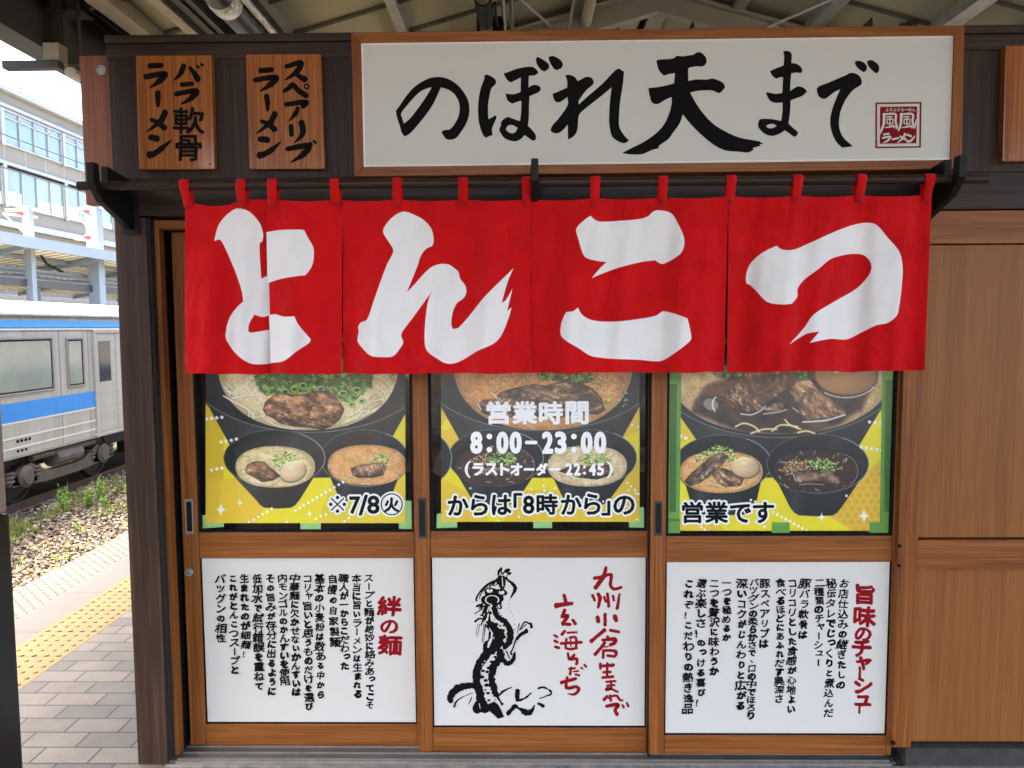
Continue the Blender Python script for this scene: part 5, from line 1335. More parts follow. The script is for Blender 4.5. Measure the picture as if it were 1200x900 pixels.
d3([(272,590),(290,650)],[12,22]); d3([(245,580),(230,650)],[8,14]); d3([(330,250),(310,275)],[8,6]); d3([(392,195),(398,290)],[6,6]); d3([(250,500),(235,560)],[6,8]); d3([(355,490),(365,515)],[16,8]); d3([(255,730),(290,790)],[6,10]); d3([(268,850),(245,890)],[10,8])
d4([(462,20),(455,80),(425,150)],[10,12,14]); d4([(425,115),(440,125)],[8,8]); d4([(705,85),(660,210)],[8,10]); d4([(430,690),(412,655)],[14,6]); d4([(500,640),(560,740)],[12,16],.3); d4([(340,690),(350,740)],[5,4],.3); d4([(395,285),(370,315)],[12,8])
ink.build('drawing_highlight', M_whitepanel, pM)
ink = Ink(yM-.0022)
for x,y,a,b in ((262,318,11,9),(380,338,10,9)): ink.ellipse(*zc((545,655),9.0,[(x,y)])[0], a/9, b/9, 12)
ink.build('pupil', M_blackink, pM)

# ================================================================== POSTERS BEHIND THE DOOR GLASS (food pictures printed on paper)
def seed_(p): return p.r.random()*6.3
def curve(P, k=5):
    P = np.array(P, float); n = len(P); o = []
    for i in range(n-1):
        a, b, c, d = P[max(i-1,0)], P[i], P[i+1], P[min(i+2,n-1)]
        for j in range(k):
            t = j/k; o.append(.5*((2*b)+(-a+c)*t+(2*a-5*b+4*c-d)*t*t+(-a+3*b-3*c+d)*t**3))
    return np.array(o+[P[-1]])
class Paint:
    """a printed picture painted point by point in sRGB; becomes the print of a finely gridded sheet"""
    def __init__(s, x0, y0, x1, y1, S=2.0, seed=1):
        s.x0, s.y0, s.S = x0, y0, S
        s.w, s.h = int((x1-x0)*S)+1, int((y1-y0)*S)+1
        s.X, s.Y = np.meshgrid(x0+np.arange(s.w)/S, y0+np.arange(s.h)/S)
        s.im = np.zeros((s.h, s.w, 3)); s.r = np.random.default_rng(seed); s.rr = random.Random(seed)
        s.clip = np.ones((s.h, s.w))
    def noise(s, sc, oct=4, ang=0.0, asp=1.0):
        c, n = math.cos(ang), math.sin(ang)
        wx = .35*sc*np.sin(s.Y/sc*1.3+s.X/sc*.5+seed_(s)); wy = .35*sc*np.sin(s.X/sc*1.1-s.Y/sc*.7+seed_(s))
        U = ((s.X+wx)*c+(s.Y+wy)*n)/asp; V = (-(s.X+wx)*n+(s.Y+wy)*c); out = np.zeros_like(s.X); a = 1.0; t = 0
        for o in range(oct):
            g = s.r.random((256,256)); u = U/sc*2**o+s.r.random()*99; v = V/sc*2**o+s.r.random()*99
            i, j = np.floor(u).astype(int), np.floor(v).astype(int); fu, fv = u-i, v-j; fu = fu*fu*(3-2*fu); fv = fv*fv*(3-2*fv)
            g00 = g[i%256,j%256]; g10 = g[(i+1)%256,j%256]; g01 = g[i%256,(j+1)%256]; g11 = g[(i+1)%256,(j+1)%256]
            out += a*((g00*(1-fu)+g10*fu)*(1-fv)+(g01*(1-fu)+g11*fu)*fv); t += a; a *= .55
        return out/t
    def ell(s, cx, cy, a, b, rot=0.0, p=2.0):
        c, n = math.cos(rot), math.sin(rot); dx, dy = s.X-cx, s.Y-cy
        u, v = (dx*c+dy*n)/a, (-dx*n+dy*c)/b
        d = (np.abs(u)**p+np.abs(v)**p)**(1/p); return np.clip(.5+(1-d)*min(a,b)*s.S, 0, 1)
    def poly(s, P, soft=1.0):
        P = np.array(P, float); ins = np.zeros(s.X.shape, bool); D = np.full(s.X.shape, 1e9)
        for i in range(len(P)):
            a, b = P[i], P[(i+1)%len(P)]
            if a[1] != b[1]:
                k = ((a[1] > s.Y) != (b[1] > s.Y)) & (s.X < (b[0]-a[0])*(s.Y-a[1])/(b[1]-a[1])+a[0]); ins ^= k
            ab = b-a; t = np.clip(((s.X-a[0])*ab[0]+(s.Y-a[1])*ab[1])/(ab@ab+1e-9), 0, 1)
            D = np.minimum(D, np.hypot(s.X-a[0]-t*ab[0], s.Y-a[1]-t*ab[1]))
        s.sd = np.where(ins, D, -D)
        return np.clip(.5+s.sd*s.S/soft, 0, 1)
    def fill(s, m, c, al=1.0):
        m = (m*al*s.clip)[...,None]; c = np.asarray(c, float)
        s.im = s.im*(1-m)+c*m
    def line(s, P, w, c, al=1.0):
        P = curve(P) if 3 <= len(P) <= 6 else np.array(P, float); lo = P.min(0)-w-2; hi = P.max(0)+w+2
        i0, i1 = max(0,int((lo[0]-s.x0)*s.S)), min(s.w,int((hi[0]-s.x0)*s.S)+1); j0, j1 = max(0,int((lo[1]-s.y0)*s.S)), min(s.h,int((hi[1]-s.y0)*s.S)+1)
        if i1 <= i0 or j1 <= j0: return
        X, Y = s.X[j0:j1,i0:i1], s.Y[j0:j1,i0:i1]; D = np.full(X.shape, 1e9)
        for a, b in zip(P[:-1], P[1:]):
            ab = b-a; t = np.clip(((X-a[0])*ab[0]+(Y-a[1])*ab[1])/(ab@ab+1e-9), 0, 1)
            D = np.minimum(D, np.hypot(X-a[0]-t*ab[0], Y-a[1]-t*ab[1]))
        m = (np.clip(.5+(w/2-D)*s.S, 0, 1)*al*s.clip[j0:j1,i0:i1])[...,None]
        s.im[j0:j1,i0:i1] = s.im[j0:j1,i0:i1]*(1-m)+np.asarray(c, float)*m
    def arc(s, cx, cy, a, b, t0, t1, w, c, al=1.0, n=40, p=2.0):
        t = np.linspace(math.radians(t0), math.radians(t1), n); co, si = np.cos(t), np.sin(t)
        s.line(np.stack([cx+a*np.sign(co)*np.abs(co)**(2/p), cy+b*np.sign(si)*np.abs(si)**(2/p)],1), w, c, al)
    def dot(s, x, y, r, c=(250,250,248), al=1.0): s.line([(x,y),(x+.01,y)], 2*r, c, al)
    def star(s, x, y, a, b):
        m = (np.abs((s.X-x)/a)**.55+np.abs((s.Y-y)/b)**.55); s.fill(np.clip((1-m)*3+.3, 0, 1)*(m < 1.05), (250,250,246))
    def shade(s, m, k, al=1.0):
        """multiply by k (array around 1)"""
        m = (m*al*s.clip)[...,None]; k = np.asarray(k)[...,None] if np.ndim(k) else k
        s.im = s.im*(1-m)+np.clip(s.im*k, 0, 255)*m
    def pile(s, P, n, kind):
        P = np.array(P, float); m = s.poly(P); ins = s.sd
        lo, hi = P.min(0), P.max(0); k = 0
        if kind == 'scallion': s.fill(m, (52,78,28), .8)
        while k < n:
            x, y = s.rr.uniform(lo[0],hi[0]), s.rr.uniform(lo[1],hi[1]); i, j = int((x-s.x0)*s.S), int((y-s.y0)*s.S)
            if not (0 <= i < s.w and 0 <= j < s.h) or ins[j,i] < -.3: k += .2; continue
            k += 1
            if kind == 'scallion':
                r = s.rr.uniform(1.2,2.6); q = s.rr.uniform(.5,1); c = s.rr.choice([(92,140,40),(124,166,58),(66,104,34),(150,186,86),(44,76,24),(176,204,120)])
                s.arc(x, y, r, r*q, 0, 360, .9, c, .95, 12); 
                if s.rr.random() < .5: s.dot(x, y, r*.4, (36,56,20), .8)
            elif kind == 'chopped':
                c = s.rr.choice([(110,160,60),(150,190,80),(70,112,40),(196,218,120),(54,88,30),(220,230,160)])
                a = s.rr.uniform(0,pi); r = s.rr.uniform(.5,1.3); s.line([(x-r*math.cos(a),y-r*math.sin(a)*.6),(x+r*math.cos(a),y+r*math.sin(a)*.6)], s.rr.uniform(.8,1.4), c)
            elif kind == 'sesame':
                c = s.rr.choice([(214,182,130),(188,146,92),(120,80,44),(230,206,160),(150,106,62)])
                a = s.rr.uniform(0,pi); s.line([(x,y),(x+.9*math.cos(a),y+.9*math.sin(a))], .9, c)
    def noodles(s, mask, n, cs, L=(14,30), w=(.8,1.3), al=.9, ang=None, bend=.12):
        J, I = np.nonzero(mask > .9)
        if len(J) == 0: return
        old = s.clip; s.clip = old*mask
        for _ in range(n):
            k = s.rr.randrange(len(J)); x, y = s.x0+I[k]/s.S, s.y0+J[k]/s.S
            a = s.rr.uniform(0,2*pi) if ang is None else ang+s.rr.gauss(0,.35); b = s.rr.gauss(0,bend); P = [(x,y)]
            for q in range(int(s.rr.uniform(*L)/2)): a += b+s.rr.gauss(0,.06); x += 2*math.cos(a); y += 2*.62*math.sin(a); P.append((x,y))
            if len(P) < 2: continue
            c = np.array(s.rr.choice(cs), float); ww = s.rr.uniform(*w)
            s.line(np.array(P)+(.25,.45), ww+.5, c*.62, al*.6); s.line(P, ww, c, al)
        s.clip = old
    def meat(s, P, base, ang=0.3, dark=.45):
        m = s.poly(P, 1.5); sd = s.sd
        f = .6*s.noise(4.6, 4, ang, 2.8)+.4*s.noise(1.7, 3, ang, 3.0); g = s.noise(9, 3, ang+1.0, 1.2); h = s.noise(1.6, 2)
        f = np.clip((f-.5)*1.7+.5, 0, 1)
        v = .30+1.0*f+.35*(g-.5); v = v*(1-.55*np.exp(-np.maximum(sd,0)/1.6)); v = np.clip(v, .12, 1.35)
        ymx = max(p[1] for p in P); ymn = min(p[1] for p in P); t = np.clip((s.Y-ymn)/(ymx-ymn+1e-6), 0, 1)
        v = v*(1.12-dark*t**2)
        c = np.asarray(base, float)*v[...,None]; c[...,2] *= (.85+.3*h); s.fill(m, np.clip(c,0,255))
        hl = np.clip((f*h-.40)*9, 0, 1)*np.clip(sd/1.5,0,1); s.fill(m*hl, (238,214,188), .65)
        dk = np.clip((.36-g)*9, 0, 1); s.fill(m*dk, np.asarray(base)*.28, .55)
    def egg(s, cx, cy, a, b, rot, c):
        m = s.ell(cx, cy, a, b, rot); c = np.asarray(c, float)
        u = (s.X-cx)/a; v = (s.Y-cy)/b; k = 1.06-.16*(u*u)-.22*np.clip(v,-1,1.2)*np.abs(v)-.10*u+.05*(s.noise(8,2)-.5)
        s.fill(s.ell(cx+.6, cy+1.3, a+.8, b+.8, rot), c*.4, .7); s.fill(m, np.clip(c*k[...,None],0,255))
        s.fill(s.ell(cx-a*.08, cy-b*.4, a*.2, b*.16, rot), (255,246,228), .55); s.fill(s.ell(cx-a*.3, cy-b*.2, a*.08, b*.1, rot), (255,250,236), .4)
    def bowl(s, rim, soup, broth, foot=None, p=2.0, big=False, spk=.5):
        cx, cy, a, b = rim; sx, sy, sa, sb = soup
        if foot:
            fx0, fx1, fy = foot
            s.poly([(cx-a*.93,cy+b*.35),(cx-a*.78,cy+b*.66),(fx0-5,fy-10),(fx0,fy-4),(fx0+5,fy-1),((fx0+fx1)/2,fy),(fx1-5,fy-1),(fx1,fy-4),(fx1+5,fy-10),(cx+a*.78,cy+b*.66),(cx+a*.93,cy+b*.35)])
            m = np.clip(.5+s.sd*s.S,0,1); u = (s.X-cx)/a
            k = 34+26*np.exp(-((u+.45)/.16)**2)-16*np.abs(u)+10*(s.noise(3,3)-.5)-8*np.clip((s.Y-cy)/b-1,0,1)
            s.fill(m, np.stack([k,k,k*1.03],-1))
        m = s.ell(cx, cy, a, b, 0, p)
        u = (s.X-cx)/a; v = (s.Y-cy)/b
        k = 20+20*np.exp(-((u-.35)/.22)**2-((v+.6)/.4)**2)+30*(s.noise(2.2,3)-.45)*np.clip(.6-v,0,1)+12*np.exp(-((u-.9)/.12)**2)
        s.fill(m, np.clip(np.stack([k,k,k*.98],-1),8,255))
        s.arc(cx, cy, a-.3, b-.3, 0, 360, .9, (120,120,118), .7, 90, p); s.arc(cx, cy, a-.3, b-.3, 20, 160, .8, (150,150,150), .5, 60, p); s.arc(cx, cy, a-.3, b-.3, -60, 20, .9, (190,190,188), .7, 40, p)
        s.arc(cx, cy, a-1.9, b-1.7, 15, 165, 1.3, (16,16,16), .8, 60, p)
        sm = s.ell(sx, sy, sa, sb, 0, 2.25)
        n1, n2 = s.noise(7 if not big else 12, 5), s.noise(1.6, 3)
        b0 = np.asarray(broth, float); c = b0*(.88+.36*n1+spk*.5*(n2-.5))[...,None]; c[...,2] *= (.8+.4*n1)
        d = ((np.abs((s.X-sx)/sa)**2.25+np.abs((s.Y-sy)/sb)**2.25)**(1/2.25)); c = c*(1.04-.22*np.clip((d-.86)/.14,0,1))[...,None]
        s.fill(s.ell(sx, sy, sa+1, sb+.8, 0, 2.25), (18,16,14), .7); s.fill(sm, np.clip(c,0,255))
        s.arc(sx, sy, sa-.2, sb-.2, -50, 40, .8, (225,215,195), .6, 40, 2.25); s.arc(sx, sy, sa-.2, sb-.2, 50, 140, .6, (215,205,185), .35, 40, 2.25)
        return sm
    def sheet(s, name, Y, parent=None):
        P = np.stack([s.X.ravel(), s.Y.ravel()], 1); V = planeY(P, Y)
        idx = np.arange(s.h*s.w).reshape(s.h, s.w)
        Fc = np.stack([idx[:-1,:-1], idx[1:,:-1], idx[1:,1:], idx[:-1,1:]], -1).reshape(-1,4)
        org = np.array([V[:,0].mean(), Y, V[:,2].min()])
        me = bpy.data.meshes.new(name); nv, nf = len(V), len(Fc)
        me.vertices.add(nv); me.vertices.foreach_set('co', (V-org).astype(np.float32).ravel())
        me.loops.add(nf*4); me.loops.foreach_set('vertex_index', Fc.astype(np.int32).ravel())
        me.polygons.add(nf); me.polygons.foreach_set('loop_start', np.arange(0, nf*4, 4, dtype=np.int32))
        try: me.polygons.foreach_set('loop_total', np.full(nf, 4, dtype=np.int32))
        except Exception: pass
        me.update(calc_edges=True)
        x = np.clip(s.im,0,255)/255.0; l = np.where(x <= .04045, x/12.92, ((x+.055)/1.055)**2.4); l = np.minimum(l**1.02*1.12, .92)
        at = me.color_attributes.new('print', 'FLOAT_COLOR', 'POINT')
        at.data.foreach_set('color', np.concatenate([l.reshape(-1,3), np.ones((nv,1))],1).astype(np.float32).ravel())
        me.materials.append(M_print)
        o = bpy.data.objects.new(name, me); COL.objects.link(o); o.location = org; LOC[o.name] = org
        return o
YEL, GOLD, OCH = (232,212,30), (226,184,54), (206,168,34)
def tape(parent, Yp, items, mat):
    for q in items:
        P = planeY(q, Yp); MB().qbox(P, (0,.0002,0)).build('adhesive_tape', mat, parent)
def rq(x0,y0,x1,y1,sk=0): return [(x0,y0),(x1,y0+sk),(x1+sk*.4,y1+sk),(x0+sk*.4,y1)]
def headline(parent, Yp, items):
    ko = Ink(Yp-.0009, .000004); wo = Ink(Yp-.0001, .000004)
    for ch, x0, y0, x1, y1 in items:
        if ch == '※':
            for a in (45,135):
                c, n = math.cos(math.radians(a))*10.5, math.sin(math.radians(a))*10
                P = [((x0+x1)/2-c,(y0+y1)/2-n),((x0+x1)/2+c,(y0+y1)/2+n)]; ko.brush(P, [1.6,1.6], 0); wo.brush(P, [5.6,5.6], 0)
            for dx, dy in ((0,-8),(0,8),(-8,0),(8,0)): ko.ellipse((x0+x1)/2+dx, (y0+y1)/2+dy, 2.1, 2.1, 16); wo.ellipse((x0+x1)/2+dx, (y0+y1)/2+dy, 4.2, 4.2, 18)
            continue
        if ch == '○': cx, cy, r = (x0+x1)/2, (y0+y1)/2, (x1-x0)/2; ko.ring(cx, cy, r-1.4, r); wo.ellipse(cx, cy, r+2, r+2, 40); continue
        ko.fit(ch, x0+.5, y0+.5, x1-.5, y1-.5, .022, .85, 8)
        wo.fit(ch, x0, y0, x1, y1, .022, 2.7, 16)
    wo.build('lettering_outline', M_whitevinyl, parent); ko.build('lettering', M_blackink, parent)
BEANS = [(242,232,206),(232,216,180),(250,244,226),(222,200,160)]; NOOD = [(244,226,180),(232,208,154),(250,238,204),(214,184,130)]

# ---- poster in the left door
YPL = YL+.0185
p = Paint(241, 392, 475, 613, 2.0, 21)
n = p.noise(60, 3)
p.fill(np.ones_like(p.X), YEL); p.fill(p.poly([(241,392),(262,392),(262,560),(252,613),(241,613)]), OCH, .8)
p.fill(p.poly([(241,560),(330,560),(300,613),(241,613)],8), GOLD, .75); p.fill(p.poly([(390,560),(475,560),(475,613),(372,613)]), (224,196,60), .8)
p.shade(np.ones_like(p.X), .96+.08*n)
sm = p.bowl((362,420,150,87), (361,424,106,80), (206,182,136), (290,434,560), big=True)
p.noodles(sm*p.poly([(258,436),(310,436),(330,470),(300,500),(262,490)],6), 46, BEANS, (8,26), (.9,1.7), .9, 1.0)
for P in ([(262,464),(274,471),(288,478),(298,488)],[(272,467),(285,464),(300,463)],[(296,440),(288,452),(276,458)],[(290,442),(290,455),(297,465)],[(304,448),(306,458),(304,472)],[(266,458),(278,462)]): p.line(P, 1.8, (150,128,92), .5); p.line(P, 1.4, (248,240,222), .95)
p.noodles(sm*p.poly([(395,500),(412,478),(440,462),(448,440),(466,440),(466,470),(430,502)],5), 90, NOOD, (16,40), (.9,1.5), .9, -.75, .05)
p.clip = sm
for i in range(9): p.arc(434+i*.6, 458+i*1.6, 27-i*2.0, 24-i*1.6, -80, 100, 1.3, NOOD[i%4], .9)
p.clip = np.ones_like(sm)
p.pile([(300,392),(440,392),(436,452),(424,462),(414,472),(400,470),(388,458),(358,460),(328,461),(312,464),(304,456),(297,440)], 620, 'scallion')
for x,y in ((334,459),(345,456),(376,456),(402,461),(418,457),(424,470),(412,474),(355,452)): p.arc(x,y,4.2,3.0,0,360,1.5,(140,178,66),1,20); p.arc(x,y,4.2,3.0,180,300,.8,(206,222,150),.9,12); p.fill(p.ell(x,y,2.4,1.6),(44,66,20),.8)
p.meat([(320,463),(328,460),(345,462),(358,461),(370,458),(385,458),(393,463),(398,470),(404,480),(398,492),(388,500),(378,504),(362,501),(345,500),(328,496),(320,490),(312,487),(308,480),(311,471)], (196,140,98), .3, .62)
p.line([(305,484),(312,492),(325,499),(345,503)], 1.2, (240,226,196), .8); p.line([(400,496),(408,490)], 1, (240,226,196), .7)
sm = p.bowl((427,537,51.5,33.5), (430,545,46,23.8), (206,150,92), (400,455,588)); p.noodles(sm, 75, [(238,198,140),(226,176,110),(246,218,170)], (6,16), (.7,1.1), .75)
p.pile([(432,541),(436,535),(444,532),(452,535),(456,543),(450,546)], 90, 'chopped'); p.meat([(411,549),(420,545),(435,543),(448,542),(453,548),(449,557),(436,560),(420,560),(413,557)], (178,132,104), 1.4, .5)
sm = p.bowl((321.5,537,59.5,33.5), (322.5,547,46.5,24.2), (208,184,136), (305,346,596)); p.noodles(sm, 70, NOOD, (6,16), (.7,1.1), .7)
p.pile([(318,538),(326,531),(338,529),(348,534),(340,545),(330,553),(322,548)], 150, 'chopped'); p.meat([(287,550),(290,544),(300,540),(310,541),(316,547),(325,554),(329,558),(320,563),(307,565),(297,559),(289,555)], (172,122,82), .6, .4)
p.egg(343, 552, 15.5, 11.6, -.35, (222,190,150))
for x,y in ((242,491),(248,490.3),(254,489.7),(260,489),(259,518),(265,517),(271,516),(277,514.5),(248,551),(254,549.5),(260,548.5)): p.dot(x,y,1.9); p.dot(x+.2,y+.3,.8,(214,216,220))
for k in range(15):
    x = 268+k*5.25; y = 612-k*3.15
    if k < 6: p.dot(x+24,y,1.6)
    p.dot(346+k*5.1, 598-k*3.0, 1.6) if k < 12 else None
for x,y in ((370,608),(376,605),(404,611),(409,607),(382,603)): p.dot(x,y,1.4)
p.star(259,597,7.5,9.5); p.star(281,589,4,5); p.star(363,602,4,5); p.star(336,612,3,4)
po = p.sheet('food_poster', YPL)
tag(po, 'yellow poster in the left door with pale broth and a black date line', 'poster', 'ramen posters behind the door glass')
headline(po, YPL, [('※',385,580,406,602),('7',409.5,582,422,602),('/',420.5,580,431,604),('8',430.5,581,444.5,602),('火',450.5,583,467.5,600),('○',446,578,472,604)])
tape(po, YPL+.0008, [rq(233,604,263,619.5,-2),rq(352,610,376,621),rq(467,586,482.5,619.5,1),rq(473,425,481,442)], M_tape_l)

# ---- poster in the middle door
YPM = YM+.0185
p = Paint(517, 392, 749.5, 611.5, 2.0, 33)
p.fill(np.ones_like(p.X), YEL); 
for P in ([(517,392),(600,392),(517,500)],[(517,505),(545,497),(560,520),(517,525)],[(517,560),(545,575),(575,611),(517,611)],[(690,560),(749,540),(749,611),(640,611)],[(720,470),(749,470),(749,505),(715,520)],[(600,575),(660,575),(640,611),(590,611)]): p.fill(p.poly(P), GOLD, .85)
p.shade(np.ones_like(p.X), .96+.08*p.noise(60,3))
sm = p.bowl((633,418,150,87), (636,424,105,80), (202,142,84), (563,704,560), big=True, spk=.9)
p.noodles(sm, 60, [(224,176,112),(236,198,140)], (8,20), (.7,1.3), .55)
p.pile([(575,392),(632,392),(632,452),(596,456),(582,460),(572,448)], 700, 'sesame'); p.pile([(630,392),(690,392),(694,448),(672,450),(650,446),(630,444)], 330, 'scallion'); p.pile([(690,440),(735,440),(733,475),(712,480)], 60, 'chopped')
p.meat([(560,476),(566,468),(580,468),(586,460),(600,455),(625,450),(640,452),(652,448),(664,447),(680,449),(695,455),(706,468),(709,481),(700,486),(680,484),(655,490),(620,488),(580,490),(565,484)], (150,112,82), .15, .5)
p.line([(576,460),(583,467)], 1.3, (246,238,220), .9); p.line([(560,474),(564,480)], 1.3, (246,238,220), .9)
p.fill(p.ell(690,470,12,9,.5), (70,48,32), .5)
sm = p.bowl((691,536.5,55.5,33.5), (688,546,46.5,24), (206,180,138), (664,712,592)); p.noodles(sm, 80, NOOD, (6,16), (.7,1.1), .7)
p.pile([(680,538),(690,530),(706,531),(716,540),(708,545),(690,545)], 170, 'chopped'); p.meat([(654,552),(672,544),(690,546),(716,544),(719,556),(700,562),(680,560)], (112,76,56), .2, .5)
sm = p.bowl((581,536.5,56,33.5), (580,546,46.5,24), (62,42,34), (556,604,592), spk=1.2)
p.noodles(sm, 40, [(190,160,130),(214,194,168),(120,84,66)], (3,9), (.6,1.2), .8); p.pile([(571,538),(580,530),(598,530),(606,540),(596,546),(576,545)], 170, 'chopped'); p.pile([(550,538),(572,530),(574,543),(556,546)], 130, 'sesame'); p.meat([(556,550),(575,546),(604,546),(606,555),(580,560),(560,557)], (140,104,80), .1, .5)
p.bowl((491,537,38.5,33.5), (486,546,30,23), (60,42,34), None)
for i in range(26):
    x, y = p.rr.uniform(519,748), p.rr.uniform(572,611); p.dot(x, y, 1.2)
for x,y in ((735,566),(739.5,570),(744,574),(748,579),(741,498),(747.5,500),(637,569),(638,575)): p.dot(x,y,1.3)
po = p.sheet('food_poster', YPM)
tag(po, 'yellow poster in the middle door with orange broth behind the white opening hours', 'poster', 'ramen posters behind the door glass')
headline(po, YPM, [('か',525,581,549,604),('ら',552,580,571.5,604),('は',576.5,580,599,603.5),('「',602,578,612,595),('8',613,581,626,602),('時',629,579,653.5,603),('か',657.5,580,681.5,603),('ら',684.5,578.5,703.5,603),('」',705,587,715,604),('の',719,581,743.5,603)])
tape(po, YPM+.0008, [rq(512,602,536,619,-1),rq(625,610,647,619.5),rq(737,594,754.5,618,.5)], M_tape_l)

# ---- poster in the right door
YPR = YR+.0185
p = Paint(794, 392, 1035, 622, 2.0, 47)
p.fill(np.ones_like(p.X), YEL); p.fill(p.poly([(1035,535),(1035,622),(1000,622),(965,602)]), GOLD); p.fill(p.poly([(794,480),(830,510),(794,520)]), GOLD, .7); p.fill(p.poly([(794,590),(830,600),(850,622),(794,622)]), GOLD, .8)
gx = ((p.X+p.Y*.0)/9.2); gy = p.Y/8.0; row = np.floor(gy); fx = (gx+.5*(row%2))%1-.5; fy = gy%1-.5
p.fill(p.poly([(1035,540),(1035,622),(1003,622),(970,603)])*np.clip(.5+(.40-np.hypot(fx,fy*.9))*12,0,1), (212,164,46), .8)
p.shade(np.ones_like(p.X), .96+.08*p.noise(60,3))
sm = p.bowl((912,424,152,89), (914,426,133,82.5), (196,164,112), (845,985,560), big=True, spk=.7)
sw = p.noise(34,4); d1 = p.poly([(830,432),(850,445),(828,452),(815,470),(812,482),(835,492),(850,500),(875,508),(960,508),(1010,480),(1030,440),(1030,392),(840,392)], 14)
p.fill(sm*np.clip(d1+.8*(sw-.5),0,1), (58,36,26), .97); dk = np.clip((p.noise(18,4)-.5)*5,0,1); p.fill(sm*d1*dk, (28,16,12), .8)
p.fill(sm*np.clip((p.noise(20,4,.2,2.5)-.6)*8,0,1)*d1, (120,66,30), .7)
p.fill(sm*np.clip((p.noise(26,4,.7,2)-.5)*6,0,1)*p.poly([(805,445),(850,440),(858,480),(880,500),(830,490)],10), (92,70,58), .8)
p.pile([(800,438),(850,437),(812,470),(805,485)], 30, 'sesame')
p.fill(p.ell(833,474,9,6.5,.3), (150,140,130), .9); p.arc(841,474,6,9,120,250,1.6,(236,230,222),.9)
p.pile([(842,392),(880,392),(872,438),(852,442),(842,438)], 80, 'scallion')
p.meat([(841,471),(846,460),(858,455),(868,442),(876,434),(894,428),(916,430),(924,442),(922,456),(906,468),(892,480),(882,484),(865,481),(848,476)], (150,96,58), .9, .5)
p.fill(p.poly([(872,446),(900,438),(918,440),(918,455),(895,462),(880,470)],6), (64,36,20), .55); p.line([(880,446),(888,460),(905,452),(912,440)], 1.4, (150,98,60), .8)
p.meat([(923,455),(934,446),(950,445),(962,460),(980,472),(992,481),(990,487),(975,490),(946,493),(940,490),(934,476)], (190,138,92), .7, .35)
p.meat([(893,480),(902,475),(912,470),(919,474),(917,482),(905,483)], (186,146,106), .2, .3)
p.line([(868,485),(880,486),(890,482),(897,476)], 1.5, (220,214,206), .9); p.line([(895,485),(912,483),(922,480)], 1.4, (220,214,206), .8); p.line([(941,494.5),(965,493),(978,490),(990,486)], 2, (226,220,214), .9); p.line([(929,478),(936,483)], 1.3, (226,220,214), .8)
for P in ([(862,500),(872,496),(884,500),(890,506)],[(880,508),(895,503),(910,503)],[(905,505),(915,498),(935,500)],[(935,507),(945,505),(955,508)],[(920,492),(926,498),(938,503)]): p.line(P, 2.2, (226,196,140), .9); p.line(P, .7, (250,232,190), .7)
p.egg(991, 440, 36, 22.5, .05, (172,122,74)); p.arc(991,441,38,25,30,130,1.4,(226,220,212),.8); p.arc(991,438,40,28,-30,10,1.2,(200,196,190),.7)
p.pile([(933,392),(948,392),(946,446),(934,446)], 40, 'scallion')
sm = p.bowl((847,543.5,57,34), (845,553,48.5,24.6), (208,152,92), (816,880,604)); p.noodles(sm, 80, [(240,202,140),(228,182,116),(248,224,174)], (6,18), (.7,1.2), .8)
p.pile([(813,541),(822,530),(842,521),(858,526),(866,538),(852,542),(838,532),(822,540)], 240, 'chopped')
p.meat([(802,564),(808,556),(820,546),(836,532),(846,530),(854,535),(846,546),(834,556),(820,566),(808,570)], (152,116,92), -.7, .4); p.meat([(834,556),(846,548),(858,552),(872,561),(868,569),(850,571),(842,566)], (176,132,98), .6, .4)
p.egg(873, 547.5, 16.5, 11.8, .1, (214,180,136))
sm = p.bowl((958.5,543.5,59.8,35), (956,552,49.5,25.2), (52,34,26), (931,981,605), spk=1.2)
p.noodles(sm, 50, [(186,150,118),(214,190,160),(110,70,48)], (3,9), (.6,1.2), .8); p.pile([(912,550),(928,538),(946,538),(950,550),(930,556)], 220, 'sesame'); p.pile([(946,540),(958,536),(974,540),(982,550),(974,556),(955,550)], 180, 'chopped')
p.meat([(931,556),(945,551),(960,553),(972,551),(984,560),(984,568),(970,568),(955,565),(932,566)], (172,130,102), .1, .45); p.line([(930,556),(932,563)], 1, (240,234,224), .8); p.line([(937,568),(950,567),(965,568)], .9, (220,210,196), .7)
for x,y in ((798,511),(803.5,513.5),(1019,494.5),(1025.5,495),(1032,495.5),(1009.5,524),(1015.5,525),(1021.5,526),(1027.5,527),(1033,528)): p.dot(x,y,1.9); p.dot(x+.2,y+.3,.8,(214,216,220))
for k in range(9): p.dot(906+k*4.9, 600.5+k*2.65, 1.6)
for x,y in ((896,617),(886,612),(822,618),(880,586),(885,588),(992,581),(826,621)): p.dot(x,y,1.5)
p.star(1012.5,604.5,8,9.5); p.star(963,606,6,6.5)
po = p.sheet('food_poster', YPR)
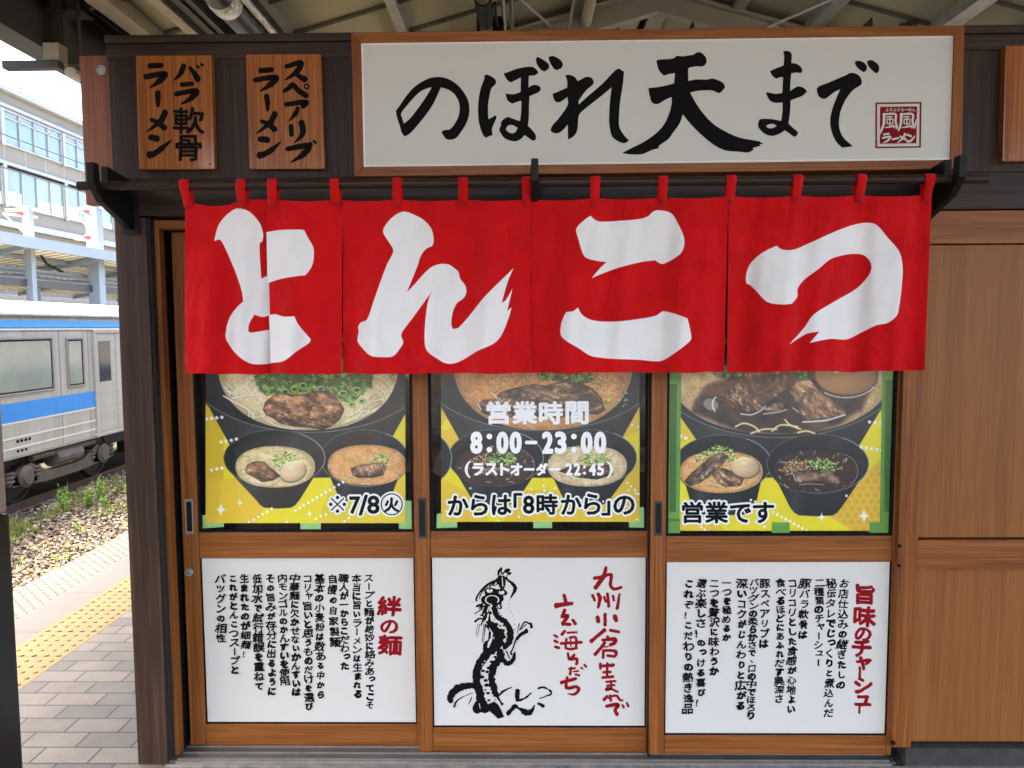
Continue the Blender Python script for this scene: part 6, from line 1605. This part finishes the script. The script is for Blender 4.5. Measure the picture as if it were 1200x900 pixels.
tag(po, 'yellow poster in the right door with dark broth and wide green tape down both sides', 'poster', 'ramen posters behind the door glass')
headline(po, YPR, [('営',799.5,588,823.5,613),('業',826.5,588,853,613),('で',855.5,591,880,612.5),('す',882.5,588.5,907,613)])
tape(po, YPR-.0008, [[(783.5,425),(798.5,425),(796.5,610),(782.5,610)],[(1034,425),(1048,425),(1044,612),(1031,612)],rq(782.5,609,797,625.5),rq(904.5,612,925.5,626.5),rq(1019,612,1044,626.8)], M_tape_d)
tape(po, YPR-.0010, [[(785,450),(793.5,450),(792,600),(784.5,600)],[(1037.5,445),(1047.5,445),(1044,600),(1036,600)]], plain('doubled_green_tape', lin((70,112,44)), .6, var=.08))

# ---- white opening hours stuck on the middle door's glass
hours = thing('opening_hours', 'white opening hours lettering stuck on the middle door glass', 'lettering', (PX(632,YM,520), YM+.0115, PZ(558,YM,632)))
ink = Ink(YM+.0116, .000012)
def H(s, y0, y1, xs, g, o=.03):
    for ch, (a, b) in zip(s, xs):
        if ch == 'ー': ink.brush([(a+1,(y0+y1)/2),(b-1,(y0+y1)/2)], [3,3], 0)
        else: ink.fit(ch, a+g, y0+g, b-g, y1-g, o, g, 10)
H("営業時間", 470, 497.5, [(570,598.5),(600.5,629.5),(631.5,660),(662.5,690)], 1.15)
H("8002300", 505.5, 532, [(551,565.5),(581.5,596),(597,611.5),(635,648.5),(650,664),(680.5,694.5),(696,710.5)], 1.6)
for x in (573.5,672.5): ink.ellipse(x,511.5,3.3,3.3); ink.ellipse(x,527,3.3,3.3)
ink.brush([(616.5,518.5),(628.5,518.5)], [4.2,4.2], 0)
H("ラストオーダー2245", 542.5, 557.5, [(553.5,567),(568.5,583),(586,597),(598,612),(613.5,626.5),(628,642),(643.5,657),(662.5,671),(672,680.5),(690,698.5),(699.5,708)], .85)
for ch, a, b in (('(',545,551),(')',711.5,718)): ink.fit(ch, a, 541, b, 559.5, .03, .5, 8)
for y in (547,554.5): ink.ellipse(685,y,1.8,1.8,16)
ink.build('lettering', M_whitevinyl, hours)
